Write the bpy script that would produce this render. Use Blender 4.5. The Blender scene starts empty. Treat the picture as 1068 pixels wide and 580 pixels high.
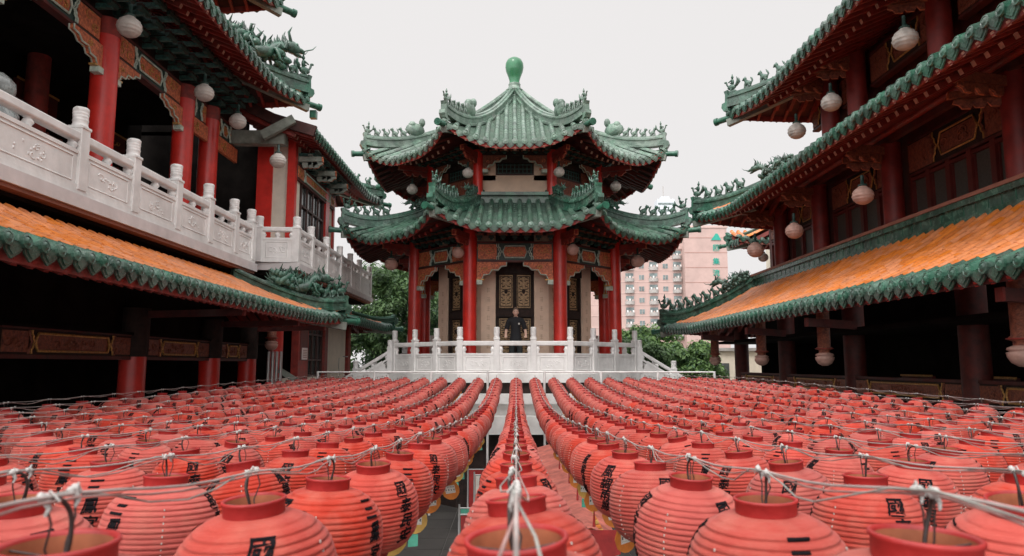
import bpy, bmesh, math, random
from mathutils import Vector, Matrix, noise
random.seed(7)
R = math.radians
PI = math.pi
scene = bpy.context.scene
COL = scene.collection
V = Vector
# ---------------------------------------------------------------- camera
CZ = 3.6                       # eye height above the court
F_PX = 740.0
TILT = math.atan(90.0 / F_PX)
cs, sn = math.cos(TILT), math.sin(TILT)
cam_d = bpy.data.cameras.new('camera'); cam = bpy.data.objects.new('camera', cam_d); COL.objects.link(cam)
cam.location = (0, 0, CZ); cam.rotation_euler = (R(90) + TILT, 0, 0)
cam_d.sensor_width = 36; cam_d.lens = F_PX / 1068 * 36
cam_d.dof.use_dof = True; cam_d.dof.focus_distance = 14.0; cam_d.dof.aperture_fstop = 7.0; cam_d.clip_start = .05; cam_d.clip_end = 3000
scene.camera = cam

def ray(px, py):
    u = (px - 534) / F_PX; v = (290 - py) / F_PX
    return V((u, cs - v * sn, sn + v * cs))
def onX(px, py, X):
    d = ray(px, py); return V((0, 0, CZ)) + d * (X / d.x)
def onY(px, py, Y):
    d = ray(px, py); return V((0, 0, CZ)) + d * (Y / d.y)
def proj(p):
    q = V(p) - V((0, 0, CZ)); f = q.y * cs + q.z * sn
    if f < .02: return None
    return (534 + F_PX * q.x / f, 290 - F_PX * (-q.y * sn + q.z * cs) / f, f)
def yat(px, X, Z):             # depth at which a line (X, Z above eye) crosses image column px
    f = F_PX * X / (px - 534); return (f - Z * sn) / cs

# ---------------------------------------------------------------- materials
def mat(name, col, rough=.6, var=.12, vscale=6.0, bump=0.0, bscale=40.0, col2=None, spec=.5, metal=0.0, dirt=0.0, coat=0.0, transl=0.0, cell=0, cv=1.0):
    m = bpy.data.materials.new(name); m.use_nodes = True
    nt = m.node_tree; N = nt.nodes; L = nt.links
    b = N['Principled BSDF']
    b.inputs['Roughness'].default_value = rough; b.inputs['Metallic'].default_value = metal
    b.inputs['Specular IOR Level'].default_value = spec
    if coat: b.inputs['Coat Weight'].default_value = coat; b.inputs['Coat Roughness'].default_value = .12
    tc = N.new('ShaderNodeTexCoord')
    n1 = N.new('ShaderNodeTexNoise'); n1.inputs['Scale'].default_value = vscale; n1.inputs['Detail'].default_value = 6; n1.inputs['Roughness'].default_value = .65
    L.new(tc.outputs['Object'], n1.inputs['Vector'])
    ramp = N.new('ShaderNodeValToRGB')
    c = col; c2 = col2 or tuple(x * (1 - var * 2.2) for x in col)
    hi = tuple(min(1, x * (1 + var)) for x in col)
    ramp.color_ramp.elements[0].position = .3; ramp.color_ramp.elements[0].color = (*c2, 1)
    ramp.color_ramp.elements[1].position = .7; ramp.color_ramp.elements[1].color = (*hi, 1)
    L.new(n1.outputs['Fac'], ramp.inputs['Fac'])
    out = ramp.outputs['Color']
    if dirt:
        n2 = N.new('ShaderNodeTexNoise'); n2.inputs['Scale'].default_value = vscale * .35; n2.inputs['Detail'].default_value = 9
        mp = N.new('ShaderNodeMapping'); mp.inputs['Scale'].default_value = (1, 1, .35)
        L.new(tc.outputs['Object'], mp.inputs['Vector']); L.new(mp.outputs['Vector'], n2.inputs['Vector'])
        r2 = N.new('ShaderNodeValToRGB'); r2.color_ramp.elements[0].position = .5; r2.color_ramp.elements[0].color = (0, 0, 0, 1)
        r2.color_ramp.elements[1].position = .72; r2.color_ramp.elements[1].color = (dirt, dirt, dirt, 1)
        L.new(n2.outputs['Fac'], r2.inputs['Fac'])
        mx = N.new('ShaderNodeMixRGB'); mx.inputs['Color2'].default_value = (.12, .11, .10, 1)
        L.new(r2.outputs['Color'], mx.inputs['Fac']); L.new(out, mx.inputs['Color1']); out = mx.outputs['Color']
    if cell:                                     # every glazed piece fired a little differently, a few replaced or grimy
        vo = N.new('ShaderNodeTexVoronoi'); vo.inputs['Scale'].default_value = cell; L.new(tc.outputs['Object'], vo.inputs['Vector'])
        sp = N.new('ShaderNodeSeparateColor'); L.new(vo.outputs['Color'], sp.inputs[0])
        hv = N.new('ShaderNodeHueSaturation'); r1 = N.new('ShaderNodeMapRange'); r1.inputs['To Min'].default_value = 1 - .34 * cv; r1.inputs['To Max'].default_value = 1 + .22 * cv; L.new(sp.outputs[0], r1.inputs['Value']); L.new(r1.outputs[0], hv.inputs['Value'])
        r3 = N.new('ShaderNodeMapRange'); r3.inputs['To Min'].default_value = 1 - .3 * cv; r3.inputs['To Max'].default_value = 1.1; L.new(sp.outputs[1], r3.inputs['Value']); L.new(r3.outputs[0], hv.inputs['Saturation'])
        L.new(out, hv.inputs['Color']); out = hv.outputs['Color']
    L.new(out, b.inputs['Base Color'])
    mr = N.new('ShaderNodeMapRange'); mr.inputs['To Min'].default_value = max(.03, rough - .1); mr.inputs['To Max'].default_value = min(1, rough + .14)
    L.new(n1.outputs['Fac'], mr.inputs['Value']); L.new(mr.outputs['Result'], b.inputs['Roughness'])
    if bump:
        n3 = N.new('ShaderNodeTexNoise'); n3.inputs['Scale'].default_value = bscale; n3.inputs['Detail'].default_value = 5
        L.new(tc.outputs['Object'], n3.inputs['Vector'])
        bp = N.new('ShaderNodeBump'); bp.inputs['Strength'].default_value = bump; bp.inputs['Distance'].default_value = .02
        L.new(n3.outputs['Fac'], bp.inputs['Height']); L.new(bp.outputs['Normal'], b.inputs['Normal'])
    if transl:
        t = N.new('ShaderNodeBsdfTranslucent'); L.new(out, t.inputs['Color'])
        ms = N.new('ShaderNodeMixShader'); ms.inputs['Fac'].default_value = transl
        o = N['Material Output']; L.new(b.outputs[0], ms.inputs[1]); L.new(t.outputs[0], ms.inputs[2]); L.new(ms.outputs[0], o.inputs[0])
    return m

M = {}
M['green'] = mat('green_glaze', (.060, .150, .105), .24, .3, 7, .3, 34, col2=(.02, .066, .045), dirt=.36, cell=3.6)
M['greenpale'] = mat('green_glaze_weathered', (.160, .240, .185), .30, .25, 7, .35, 34, col2=(.06, .12, .088), dirt=.45, cell=3.6)
M['greendark'] = mat('green_glaze_dark', (.03, .13, .08), .3, .35, 9, .3, 30, col2=(.012, .05, .035))
M['orange'] = mat('orange_tile', (.63, .215, .065), .38, .2, 4, .2, 30, col2=(.44, .135, .042), dirt=.3, cell=3.8, cv=.22)
M['red'] = mat('red_lacquer', (.64, .030, .020), .34, .12, 2, .12, 14, col2=(.40, .018, .012), dirt=.3)
M['redwood'] = mat('red_painted_wood', (.27, .028, .018), .55, .25, 6, .1, 20, dirt=.3)
M['reddark'] = mat('dark_red_wood', (.10, .014, .010), .6, .3, 6, .1, 20, dirt=.3)
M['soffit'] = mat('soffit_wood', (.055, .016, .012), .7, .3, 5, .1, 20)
M['raftend'] = mat('rafter_end_paint', (.55, .30, .22), .6, .2, 9)
M['dark'] = mat('dark_interior', (.012, .010, .009), .95, .3, 2, spec=.05)  # near-black base: the deep interior shade is put into the colour
M['darkwood'] = mat('dark_carved_wood', (.030, .016, .012), .8, .4, 8, .4, 25)
M['cream'] = mat('cream_plaster', (.76, .57, .43), .8, .06, 3, .1, 30, dirt=.12)
M['creamwhite'] = mat('cream_render', (.78, .70, .58), .8, .06, 3, .1, 30, dirt=.2)
M['stone'] = mat('white_marble', (.82, .81, .79), .5, .04, 4, .12, 22, col2=(.68, .67, .65), dirt=.32)
M['stonewarm'] = mat('white_paint_slab', (.66, .62, .61), .6, .07, 3, .05, 30, dirt=.2)
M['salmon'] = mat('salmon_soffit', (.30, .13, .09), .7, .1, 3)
M['teal'] = mat('teal_paint', (.045, .13, .115), .5, .35, 14, .1, 30)
M['tealpale'] = mat('pale_teal_line', (.55, .66, .56), .5, .2, 14)
M['gold'] = mat('gold_carving', (.62, .33, .10), .4, .3, 30, .3, 60, metal=.25)
M['carve'] = mat('orange_carving', (.62, .19, .08), .5, .4, 22, .6, 40, col2=(.20, .035, .02))
M['carvedk'] = mat('brown_carving', (.26, .085, .045), .55, .4, 22, .6, 40, col2=(.09, .025, .02))
M['palewood'] = mat('grey_green_beam', (.24, .27, .23), .6, .2, 5, .1, 30, dirt=.3)
M['grey'] = mat('grey_metal', (.42, .42, .41), .35, .1, 5, metal=.5)
M['greenpaint'] = mat('dark_green_paint', (.02, .055, .045), .5, .2, 5)
M['glass'] = mat('dark_glass', (.05, .065, .065), .12, .2, 2, spec=.8)
M['frame'] = mat('brown_window_frame', (.055, .02, .015), .5, .2, 5)
M['lamp'] = mat('lamp_porcelain', (.56, .52, .47), .5, .15, 8, .1, 30, dirt=.35)
M['lamppink'] = mat('lotus_terracotta', (.52, .31, .25), .55, .12, 8, .1, 30, dirt=.2)
M['notice'] = mat('notice_paper', (.72, .62, .60), .8, .05)
M['ground'] = mat('court_stone', (.20, .19, .18), .8, .2, .8, .2, 8, dirt=.3)

M['pang'] = mat('shaded_mossy_pan', (.045, .09, .065), .5, .4, 6, .3, 30, col2=(.02, .045, .03), dirt=.4)  # pans darker than the ribs: held dirt, plus gap shadow painted in
M['pano'] = mat('orange_pan_tile', (.46, .155, .052), .5, .2, 6, .3, 30, col2=(.30, .095, .035), dirt=.45, cell=3.8, cv=.3)  # darker than the orange ribs, deepening the gap shadow by colour
M['panp'] = mat('shaded_weathered_pan', (.10, .155, .115), .5, .3, 6, .3, 30, col2=(.06, .11, .08), dirt=.4)  # weathered glaze darkened to paint the shadow between ribs
M['engr'] = mat('couplet_engraving', (.52, .36, .25))
M['tanrelief'] = mat('gilt_relief', (.42, .29, .15), .5, .4, 25, .5, 60, col2=(.2, .12, .06))
M['greenmid'] = mat('green_glaze_mid', (.083, .165, .116), .28, .3, 7, .35, 34, col2=(.032, .08, .056), dirt=.42, cell=3.6)
M['redbright'] = mat('red_fascia', (.42, .03, .02), .5, .2, 5)
M['redcol'] = mat('deep_red_paint', (.20, .016, .012), .5, .2, 4)
M['winshade'] = mat('window_screen', (.075, .075, .065), .5, .2, 20)
M['redframe'] = mat('red_window_frame', (.12, .016, .012), .5, .2, 4)

# ---------------------------------------------------------------- mesh builder
class MB:
    def __init__(s): s.v = []; s.f = []; s.m = []; s.s = []
    def add(s, vs, fs, m=0, sm=False):
        o = len(s.v); s.v.extend([tuple(p) for p in vs])
        for f in fs:
            s.f.append(tuple(i + o for i in f)); s.m.append(m); s.s.append(sm)
    def box(s, c, d, m=0, rz=0.0, X=None):
        hx, hy, hz = d[0] / 2, d[1] / 2, d[2] / 2
        vs = [V((x, y, z)) for x in (-hx, hx) for y in (-hy, hy) for z in (-hz, hz)]
        if X is None: X = Matrix.Rotation(rz, 3, 'Z')
        c = V(c); vs = [X @ p + c for p in vs]
        s.add(vs, [(0, 1, 3, 2), (4, 6, 7, 5), (0, 4, 5, 1), (2, 3, 7, 6), (0, 2, 6, 4), (1, 5, 7, 3)], m)
    def beam(s, p, q, w, h, m=0, mend=None):
        p, q = V(p), V(q); d = (q - p)
        if d.length < 1e-6: return
        d.normalize(); up = V((0, 0, 1)); a = d.cross(up)
        if a.length < 1e-4: a = V((1, 0, 0))
        a.normalize(); b = a.cross(d)
        vs = [c + a * (w / 2 * i) + b * (h / 2 * j) for c in (p, q) for i, j in ((-1, -1), (1, -1), (1, 1), (-1, 1))]
        s.add(vs, [(0, 1, 5, 4), (1, 2, 6, 5), (2, 3, 7, 6), (3, 0, 4, 7), (4, 5, 6, 7)], m)
        s.add(vs[:4], [(3, 2, 1, 0)], m if mend is None else mend)
    def tube(s, pts, r, seg=8, m=0, cap=True, rs=None, sm=True):
        pts = [V(p) for p in pts]; n = len(pts); vs = []; prev = None
        for i, p in enumerate(pts):
            t = (pts[min(i + 1, n - 1)] - pts[max(i - 1, 0)])
            if t.length < 1e-9: t = V((0, 0, 1))
            t.normalize()
            a = prev - t * prev.dot(t) if prev is not None else None
            if a is None or a.length < 1e-3:
                a = t.cross(V((0, 0, 1)) if abs(t.z) < .9 else V((1, 0, 0)))
            a.normalize(); prev = a; b = t.cross(a); rr = rs[i] if rs else r
            vs += [p + a * math.cos(2 * PI * k / seg) * rr + b * math.sin(2 * PI * k / seg) * rr for k in range(seg)]
        fs = [(i * seg + k, i * seg + (k + 1) % seg, (i + 1) * seg + (k + 1) % seg, (i + 1) * seg + k) for i in range(n - 1) for k in range(seg)]
        s.add(vs, fs, m, sm)
        if cap: s.add(vs[:seg], [tuple(range(seg))[::-1]], m); s.add(vs[-seg:], [tuple(range(seg))], m)
    def lathe(s, prof, seg=24, m=0, o=(0, 0, 0), X=None, sm=True, wob=None):
        o = V(o); vs = []; n = len(prof)
        for r, z in prof:
            for k in range(seg):
                a = 2 * PI * k / seg; rr = r * (1 + (wob(a, z) if wob else 0))
                p = V((rr * math.cos(a), rr * math.sin(a), z)); vs.append((X @ p if X else p) + o)
        fs = [(i * seg + k, i * seg + (k + 1) % seg, (i + 1) * seg + (k + 1) % seg, (i + 1) * seg + k) for i in range(n - 1) for k in range(seg)]
        s.add(vs, fs, m, sm)
    def ball(s, c, r, m=0, seg=10, X=None):
        if not hasattr(r, '__len__'): r = (r, r, r)
        c = V(c); vs = []; rings = max(4, seg // 2 + 1)
        for i in range(rings + 1):
            th = PI * i / rings
            for k in range(seg):
                a = 2 * PI * k / seg
                p = V((math.sin(th) * math.cos(a) * r[0], math.sin(th) * math.sin(a) * r[1], math.cos(th) * r[2]))
                vs.append((X @ p if X else p) + c)
        fs = [(i * seg + k, (i + 1) * seg + k, (i + 1) * seg + (k + 1) % seg, i * seg + (k + 1) % seg) for i in range(rings) for k in range(seg)]
        s.add(vs, fs, m, True)
    def sweep(s, path, prof, m=0, sm=False, cap=True):   # prof in (side, up); up is world z
        path = [V(p) for p in path]; n = len(path); k = len(prof); vs = []
        for i, p in enumerate(path):
            t = path[min(i + 1, n - 1)] - path[max(i - 1, 0)]; t.z = 0
            if t.length < 1e-6: t = V((0, 1, 0))
            t.normalize(); a = V((t.y, -t.x, 0))
            vs += [p + a * u + V((0, 0, w)) for u, w in prof]
        s.add(vs, [(i * k + j, i * k + (j + 1) % k, (i + 1) * k + (j + 1) % k, (i + 1) * k + j) for i in range(n - 1) for j in range(k)], m, sm)
        if cap: s.add(vs[:k], [tuple(range(k))[::-1]], m); s.add(vs[-k:], [tuple(range(k))], m)
    def plate(s, poly, o, a, b, th, m=0, mside=None):    # polygon in plane (a,b) at o, thickness th along a x b
        o, a, b = V(o), V(a), V(b); n = a.cross(b).normalized(); k = len(poly)
        v0 = [o + a * x + b * y - n * th / 2 for x, y in poly]; v1 = [p + n * th for p in v0]
        s.add(v0 + v1, [tuple(range(k))[::-1], tuple(range(k, 2 * k))], m)
        s.add(v0 + v1, [(i, (i + 1) % k, k + (i + 1) % k, k + i) for i in range(k)], m if mside is None else mside)
    def mesh(s, name, mats):
        me = bpy.data.meshes.new(name); me.from_pydata(s.v, [], s.f)
        for x in mats: me.materials.append(M[x] if isinstance(x, str) else x)
        me.polygons.foreach_set('material_index', s.m); me.polygons.foreach_set('use_smooth', s.s); me.update()
        return me
    def build(s, name, mats, parent=None, bevel=0):
        if isinstance(mats, str): mats = [mats]
        o = bpy.data.objects.new(name, s.mesh(name, mats)); COL.objects.link(o)
        if parent is not None: o.parent = parent; o.matrix_parent_inverse = inv(parent)
        if bevel:
            b = o.modifiers.new('bevel', 'BEVEL'); b.width = bevel; b.segments = 2; b.limit_method = 'ANGLE'
        return o

def world_of(o):
    m = o.matrix_basis.copy()
    while o.parent is not None:
        m = o.parent.matrix_basis @ o.matrix_parent_inverse @ m
        o = o.parent
    return m
def inv(o): return world_of(o).inverted()

def tag(o, label=None, cat=None, group=None, kind=None):
    if label: o['label'] = label
    if cat: o['category'] = cat
    if group: o['group'] = group
    if kind: o['kind'] = kind
    return o
def thing(name, label, cat, loc=(0, 0, 0), rz=0, group=None):
    o = bpy.data.objects.new(name, None); COL.objects.link(o); o.empty_display_size = .1
    o.location = loc; o.rotation_euler = (0, 0, rz); return tag(o, label, cat, group)
def inst(src, name, parent, world):      # another object on the same mesh data, placed at a world matrix
    o = bpy.data.objects.new(name, src); COL.objects.link(o)
    if parent is not None: o.parent = parent; o.matrix_parent_inverse = inv(parent)
    o.matrix_basis = world; return o
# ---------------------------------------------------------------- roofs
class Panel:
    """one roof slope: s runs along the eave, t runs inwards and up"""
    def __init__(p, o, a, n, L, T, rise, conc=.35, k0=0, k1=0, f0=False, f1=False, U=.4, F=.35, al=R(45), W=2.2):
        p.o = V(o); p.a = V(a).normalized(); p.n = V(n).normalized(); p.L = L; p.T = T; p.rise = rise; p.c = conc
        p.k0 = k0; p.k1 = k1; p.f0 = f0; p.f1 = f1; p.U = U; p.F = F; p.al = al; p.W = W
    def S(p, s, t, dz=0):
        u = max(0, min(1, t / p.T))
        z = p.rise * ((1 - p.c) * u + p.c * u * u) + (t * p.rise / p.T * (1 - p.c) if t < 0 else 0)
        q = p.o + p.a * s + p.n * t + V((0, 0, z + dz))
        fade = (1 - u) ** 2
        for f, d, sg in ((p.f0, s - p.k0 * t, -1), (p.f1, p.L - s - p.k1 * t, 1)):
            if f:
                w = max(0, 1 - max(0, d) / p.W) ** 2.3 * fade
                q += V((0, 0, p.U * w)) - p.n * (p.F * math.cos(p.al) * w) + p.a * (sg * p.F * math.sin(p.al) * w)
        return q
    def tmax(p, s):
        t = p.T
        if p.k0: t = min(t, s / p.k0)
        if p.k1: t = min(t, (p.L - s) / p.k1)
        return max(t, 0)
    def hip(p, end, n=14):
        out = []
        for i in range(n + 1):
            t = p.T * i / n
            out.append(p.S(p.k0 * t if end == 0 else p.L - p.k1 * t, t))
        return out

def tiles(mb, p, pitch=.27, r=.075, tl=.26, mgreen=0, mbody=0, pg=2, pb=3):
    n = max(1, int(round(p.L / pitch))); pt = p.L / n
    for i in range(n + 1):                       # barrel ribs
        s = min(max(i * pt, .02), p.L - .02); tm = p.tmax(s)
        if tm < .12: tm = .12
        k = max(1, int(math.ceil(tm / tl)))
        for j in range(k):
            t0 = j * tl - (.05 if j == 0 else 0); t1 = min(tm, (j + 1) * tl + .01)
            if t1 - t0 < .03: continue
            rings = []
            for t, rr in ((t0, r), ((t0 + t1) / 2, r * .97), (t1, r * .93)):
                c = p.S(s, t); tg = (p.S(s, t + .05) - p.S(s, t - .05)).normalized()
                nn = p.a.cross(tg); nn = nn if nn.z > 0 else -nn
                sx = tg.cross(nn).normalized()
                rings.append([c + sx * math.cos(g) * rr + nn * (math.sin(g) * rr * 1.25 + .008) for g in (0, PI * .2, PI * .4, PI * .6, PI * .8, PI)])
            vs = rings[0] + rings[1] + rings[2]
            mb.add(vs, [(q * 6 + e, q * 6 + e + 1, q * 6 + 7 + e, q * 6 + 6 + e) for q in range(2) for e in range(5)], mgreen if j == 0 else mbody, True)
            mb.add(rings[0] + [p.S(s, t0)], [(e + 1, e, 6) for e in range(5)], mgreen if j == 0 else mbody)
    for i in range(n):                           # pan tiles between the ribs, one small step per tile
        sa, sb = i * pt, (i + 1) * pt; ta, tb = p.tmax(sa + 1e-4), p.tmax(sb - 1e-4); tt = max(ta, tb)
        k = max(1, int(math.ceil(tt / (tl * .62))))
        for j in range(k):
            f0, f1 = j / k, (j + 1) / k; sm_ = (sa + sb) / 2; tmid = (ta + tb) / 2 if abs(ta - tb) > 1e-3 else p.tmax(sm_)
            a0, a1, a2 = p.S(sa, ta * f0, .012), p.S(sm_, tmid * f0, -.006), p.S(sb, tb * f0, .012)
            b0, b1, b2 = p.S(sa, ta * f1), p.S(sm_, tmid * f1, -.022), p.S(sb, tb * f1)
            u = V((0, 0, .014))
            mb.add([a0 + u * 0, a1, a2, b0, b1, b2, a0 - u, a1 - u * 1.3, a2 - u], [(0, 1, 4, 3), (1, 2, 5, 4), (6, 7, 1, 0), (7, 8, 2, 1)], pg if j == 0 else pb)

LEAF = [(-.46, .06), (-.30, .10), (.30, .10), (.46, .06), (.47, -.10), (.36, -.34), (.16, -.52), (0, -.66), (-.16, -.52), (-.36, -.34), (-.47, -.10)]
def drips(mb, p, pitch=.27, r=.078, m=0):
    n = max(1, int(round(p.L / pitch))); pt = p.L / n
    for i in range(n + 1):
        s = min(max(i * pt, .02), p.L - .02); c = p.S(s, -.06, .015)
        ea = (p.S(s + .05, 0) - p.S(s - .05, 0)).normalized(); out = -(p.n + V((0, 0, -.15))).normalized(); up = ea.cross(out); up = up if up.z > 0 else -up
        vs = []
        for dd, rr in ((0, r), (.03, r), (.036, r * .72), (.03, r * .66), (.045, r * .3)):
            vs += [c + out * dd + ea * math.cos(g * PI / 6) * rr + up * math.sin(g * PI / 6) * rr for g in range(12)]
        mb.add(vs, [(q * 12 + g, q * 12 + (g + 1) % 12, q * 12 + 12 + (g + 1) % 12, q * 12 + 12 + g) for q in range(4) for g in range(12)] + [tuple(range(48, 60))], m, False)
    for i in range(n):
        s = (i + .5) * pt; c = p.S(s, -.055, -.015)
        ea = (p.S(s + .05, 0) - p.S(s - .05, 0)).normalized(); up = (V((0, 0, 1)) - p.n * .18); up = (up - ea * up.dot(ea)).normalized()
        w = pt * 1.05; h = pt * .85
        mb.plate([(x * w, y * h) for x, y in LEAF], c, ea, up, .022, m)
        nn = ea.cross(up).normalized(); nn = nn if nn.dot(p.n) < 0 else -nn
        mb.plate([(x * w * .66, y * h * .66 - .01) for x, y in LEAF], c + nn * .016, ea, up, .012, m)

def under(mb, p, pitch=.27, m_sof=0, m_raf=1, m_end=2, m_fas=1, reach=1.9, two=True):
    n = max(1, int(round(p.L / pitch))); pt = p.L / n; ns = n
    g = []
    for i in range(ns + 1):                      # soffit boards
        s = p.L * i / ns; tm = p.tmax(min(max(s, 1e-3), p.L - 1e-3)); g.append([p.S(s, .03 + (max(tm, .04) - .03) * j / 5, -.07) for j in range(6)])
    for i in range(ns):
        for j in range(5): mb.add([g[i][j], g[i + 1][j], g[i + 1][j + 1], g[i][j + 1]], [(0, 1, 2, 3)], m_sof)
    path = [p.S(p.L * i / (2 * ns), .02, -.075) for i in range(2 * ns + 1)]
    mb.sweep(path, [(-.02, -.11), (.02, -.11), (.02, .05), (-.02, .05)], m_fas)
    for i in range(n + 1):
        s = min(max(i * pt, .05), p.L - .05); tm = p.tmax(s)
        if tm < .2: continue
        te = min(tm, reach)
        cut = [te * q_ / 3 for q_ in range(4)]
        for q_ in range(3): mb.beam(p.S(s, cut[q_], -.16), p.S(s, cut[q_ + 1] + .01, -.16), .062, .062, m_raf, m_end if q_ == 0 else m_raf)
        if two and tm > .7:
            for q_ in range(2): ta, tb_ = .48 + (te - .48) * q_ / 2, .48 + (te - .48) * (q_ + 1) / 2; mb.beam(p.S(s, ta, -.24), p.S(s, tb_, -.24), .08, .08, m_raf, m_end if q_ == 0 else m_raf)

RIDGE = [(-.13, -.02), (-.13, .05), (-.085, .07), (-.085, .2), (-.12, .22), (-.12, .27), (-.06, .30), (-.05, .35), (0, .375), (.05, .35), (.06, .30), (.12, .27), (.12, .22), (.085, .2), (.085, .07), (.13, .05), (.13, -.02)]
def prof(sc=1, hs=1): return [(x * sc, y * hs) for x, y in RIDGE]

# ridge figurines -------------------------------------------------
def beast(seed=0):
    rd = random.Random(seed); b = MB()
    b.box((0, 0, .015), (.09, .2, .03))
    X = Matrix.Rotation(R(-28), 3, 'X')
    b.ball((0, .02, .125), (.055, .105, .075), 0, 10, X)
    b.ball((0, -.035, .16), (.042, .045, .065), 0, 8)
    b.tube([(0, -.04, .16), (0, -.06, .24)], .042, 8)
    b.ball((0, -.075, .265), (.045, .062, .05), 0, 8); b.ball((0, -.125, .25), (.022, .03, .02), 0, 6)
    for q in (-1, 1):
        b.tube([(q * .03, -.05, .15), (q * .036, -.07, .08), (q * .036, -.07, .02)], .026, 6)
        b.tube([(q * .034, .07, .12), (q * .045, .04, .06), (q * .04, .075, .02)], .034, 6)
        b.tube([(q * .02, -.055, .29), (q * .03, -.04, .33)], .012, 5, rs=[.014, .003])
    b.tube([(0, .1, .1), (0, .14, .17), (0, .12, .24), (0, .09, .27 + .04 * rd.random())], .02, 6, rs=[.016, .024, .026, .006])
    for k in range(5): b.ball((0, -.03 + .03 * k, .235 - .03 * k), (.01, .014, .022), 0, 5)
    return b
def rider():
    b = MB(); b.box((0, 0, .02), (.1, .2, .04))
    b.ball((0, 0, .13), (.05, .11, .07), 0, 10); b.tube([(0, -.08, .15), (0, -.12, .22), (0, -.13, .27)], .02, 6); b.ball((0, -.15, .28), (.022, .04, .025), 0, 6)
    b.ball((0, .02, .25), (.045, .04, .08), 0, 8); b.ball((0, .02, .36), (.032, .032, .038), 0, 8); b.tube([(0, .02, .38), (0, .02, .44)], .02, 6, rs=[.022, .008])
    for q in (-1, 1): b.tube([(q * .04, .02, .29), (q * .07, -.02, .24), (q * .03, -.06, .25)], .015, 6); b.tube([(q * .03, .0, .1), (q * .04, -.02, .03)], .016, 6)
    for k in (-1, 0, 1): b.tube([(k * .02, .1, .14), (k * .05, .17, .24), (k * .07, .16, .33)], .02, 6, rs=[.02, .024, .004])
    return b
def dragon(seed=3):
    rd = random.Random(seed); b = MB()
    pts = []
    for i in range(26):
        u = i / 25; pts.append(V((.07 * math.sin(u * 13), -.52 + 1.0 * u, .15 + .11 * math.sin(u * 10.5 + .6) + .20 * (1 - u) ** 2)))
    b.tube(pts, .08, 8, rs=[.06 + .035 * math.sin(PI * min(1, i / 22)) if i < 22 else .07 - .015 * (i - 22) for i in range(26)])
    for i, q in enumerate(pts[1:-2]):
        if i % 1 == 0: b.tube([q + V((0, 0, .06)), q + V((rd.uniform(-.02, .02), .03, .16 + .05 * rd.random()))], .03, 5, rs=[.034, .003])
    h = pts[0]
    b.ball(h + V((0, -.06, .06)), (.10, .15, .10), 0, 10); b.ball(h + V((0, -.2, .08)), (.06, .09, .04), 0, 8); b.ball(h + V((0, -.17, -.01)), (.05, .09, .03), 0, 8)
    for q in (-1, 1):
        b.tube([h + V((q * .05, 0, .12)), h + V((q * .09, .08, .22)), h + V((q * .11, .06, .32))], .03, 6, rs=[.03, .022, .004])
        b.ball(h + V((q * .07, -.1, .11)), .025, 0, 6)
        b.tube([h + V((q * .04, -.24, .08)), h + V((q * .12, -.34, .14)), h + V((q * .13, -.38, .22))], .01, 5, rs=[.012, .01, .003])
        for w in (6, 16):
            p0 = pts[w]; b.tube([p0, p0 + V((q * .13, -.03, -.02)), p0 + V((q * .15, -.12, -.16))], .03, 6, rs=[.045, .035, .02])
            for z in (-1, 0, 1): b.tube([p0 + V((q * .15, -.12, -.16)), p0 + V((q * .15 + z * .04, -.19, -.19))], .012, 5, rs=[.016, .003])
    for k in range(7):
        a = R(-60 + 20 * k); b.tube([pts[-1], pts[-1] + V((.0, math.cos(a) * .2, .08 + math.sin(a) * .24))], .03, 5, rs=[.03, .004])
    for k in range(80):                          # clouds and waves at its feet
        y = rd.uniform(-.55, .6); b.ball((rd.uniform(-.10, .10), y, rd.uniform(.02, .26)), (.05, rd.uniform(.04, .09), rd.uniform(.04, .08)), 0, 6)
    for k in range(34):                          # flames
        y = rd.uniform(-.5, .5); z = rd.uniform(.12, .40); b.tube([(rd.uniform(-.06, .06), y, z), (rd.uniform(-.08, .08), y + rd.uniform(-.05, .07), z + .07), (rd.uniform(-.08, .08), y + rd.uniform(-.04, .06), z + rd.uniform(.12, .19))], .03, 5, rs=[.034, .022, .004])
    return b
FIG = {}
def fig_mesh(kind, m):
    if (kind, m) not in FIG:
        b = rider() if kind == 'rider' else dragon() if kind == 'dragon' else beast(int(kind))
        FIG[(kind, m)] = b.mesh('ridge_figure', [m])
    return FIG[(kind, m)]

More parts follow.
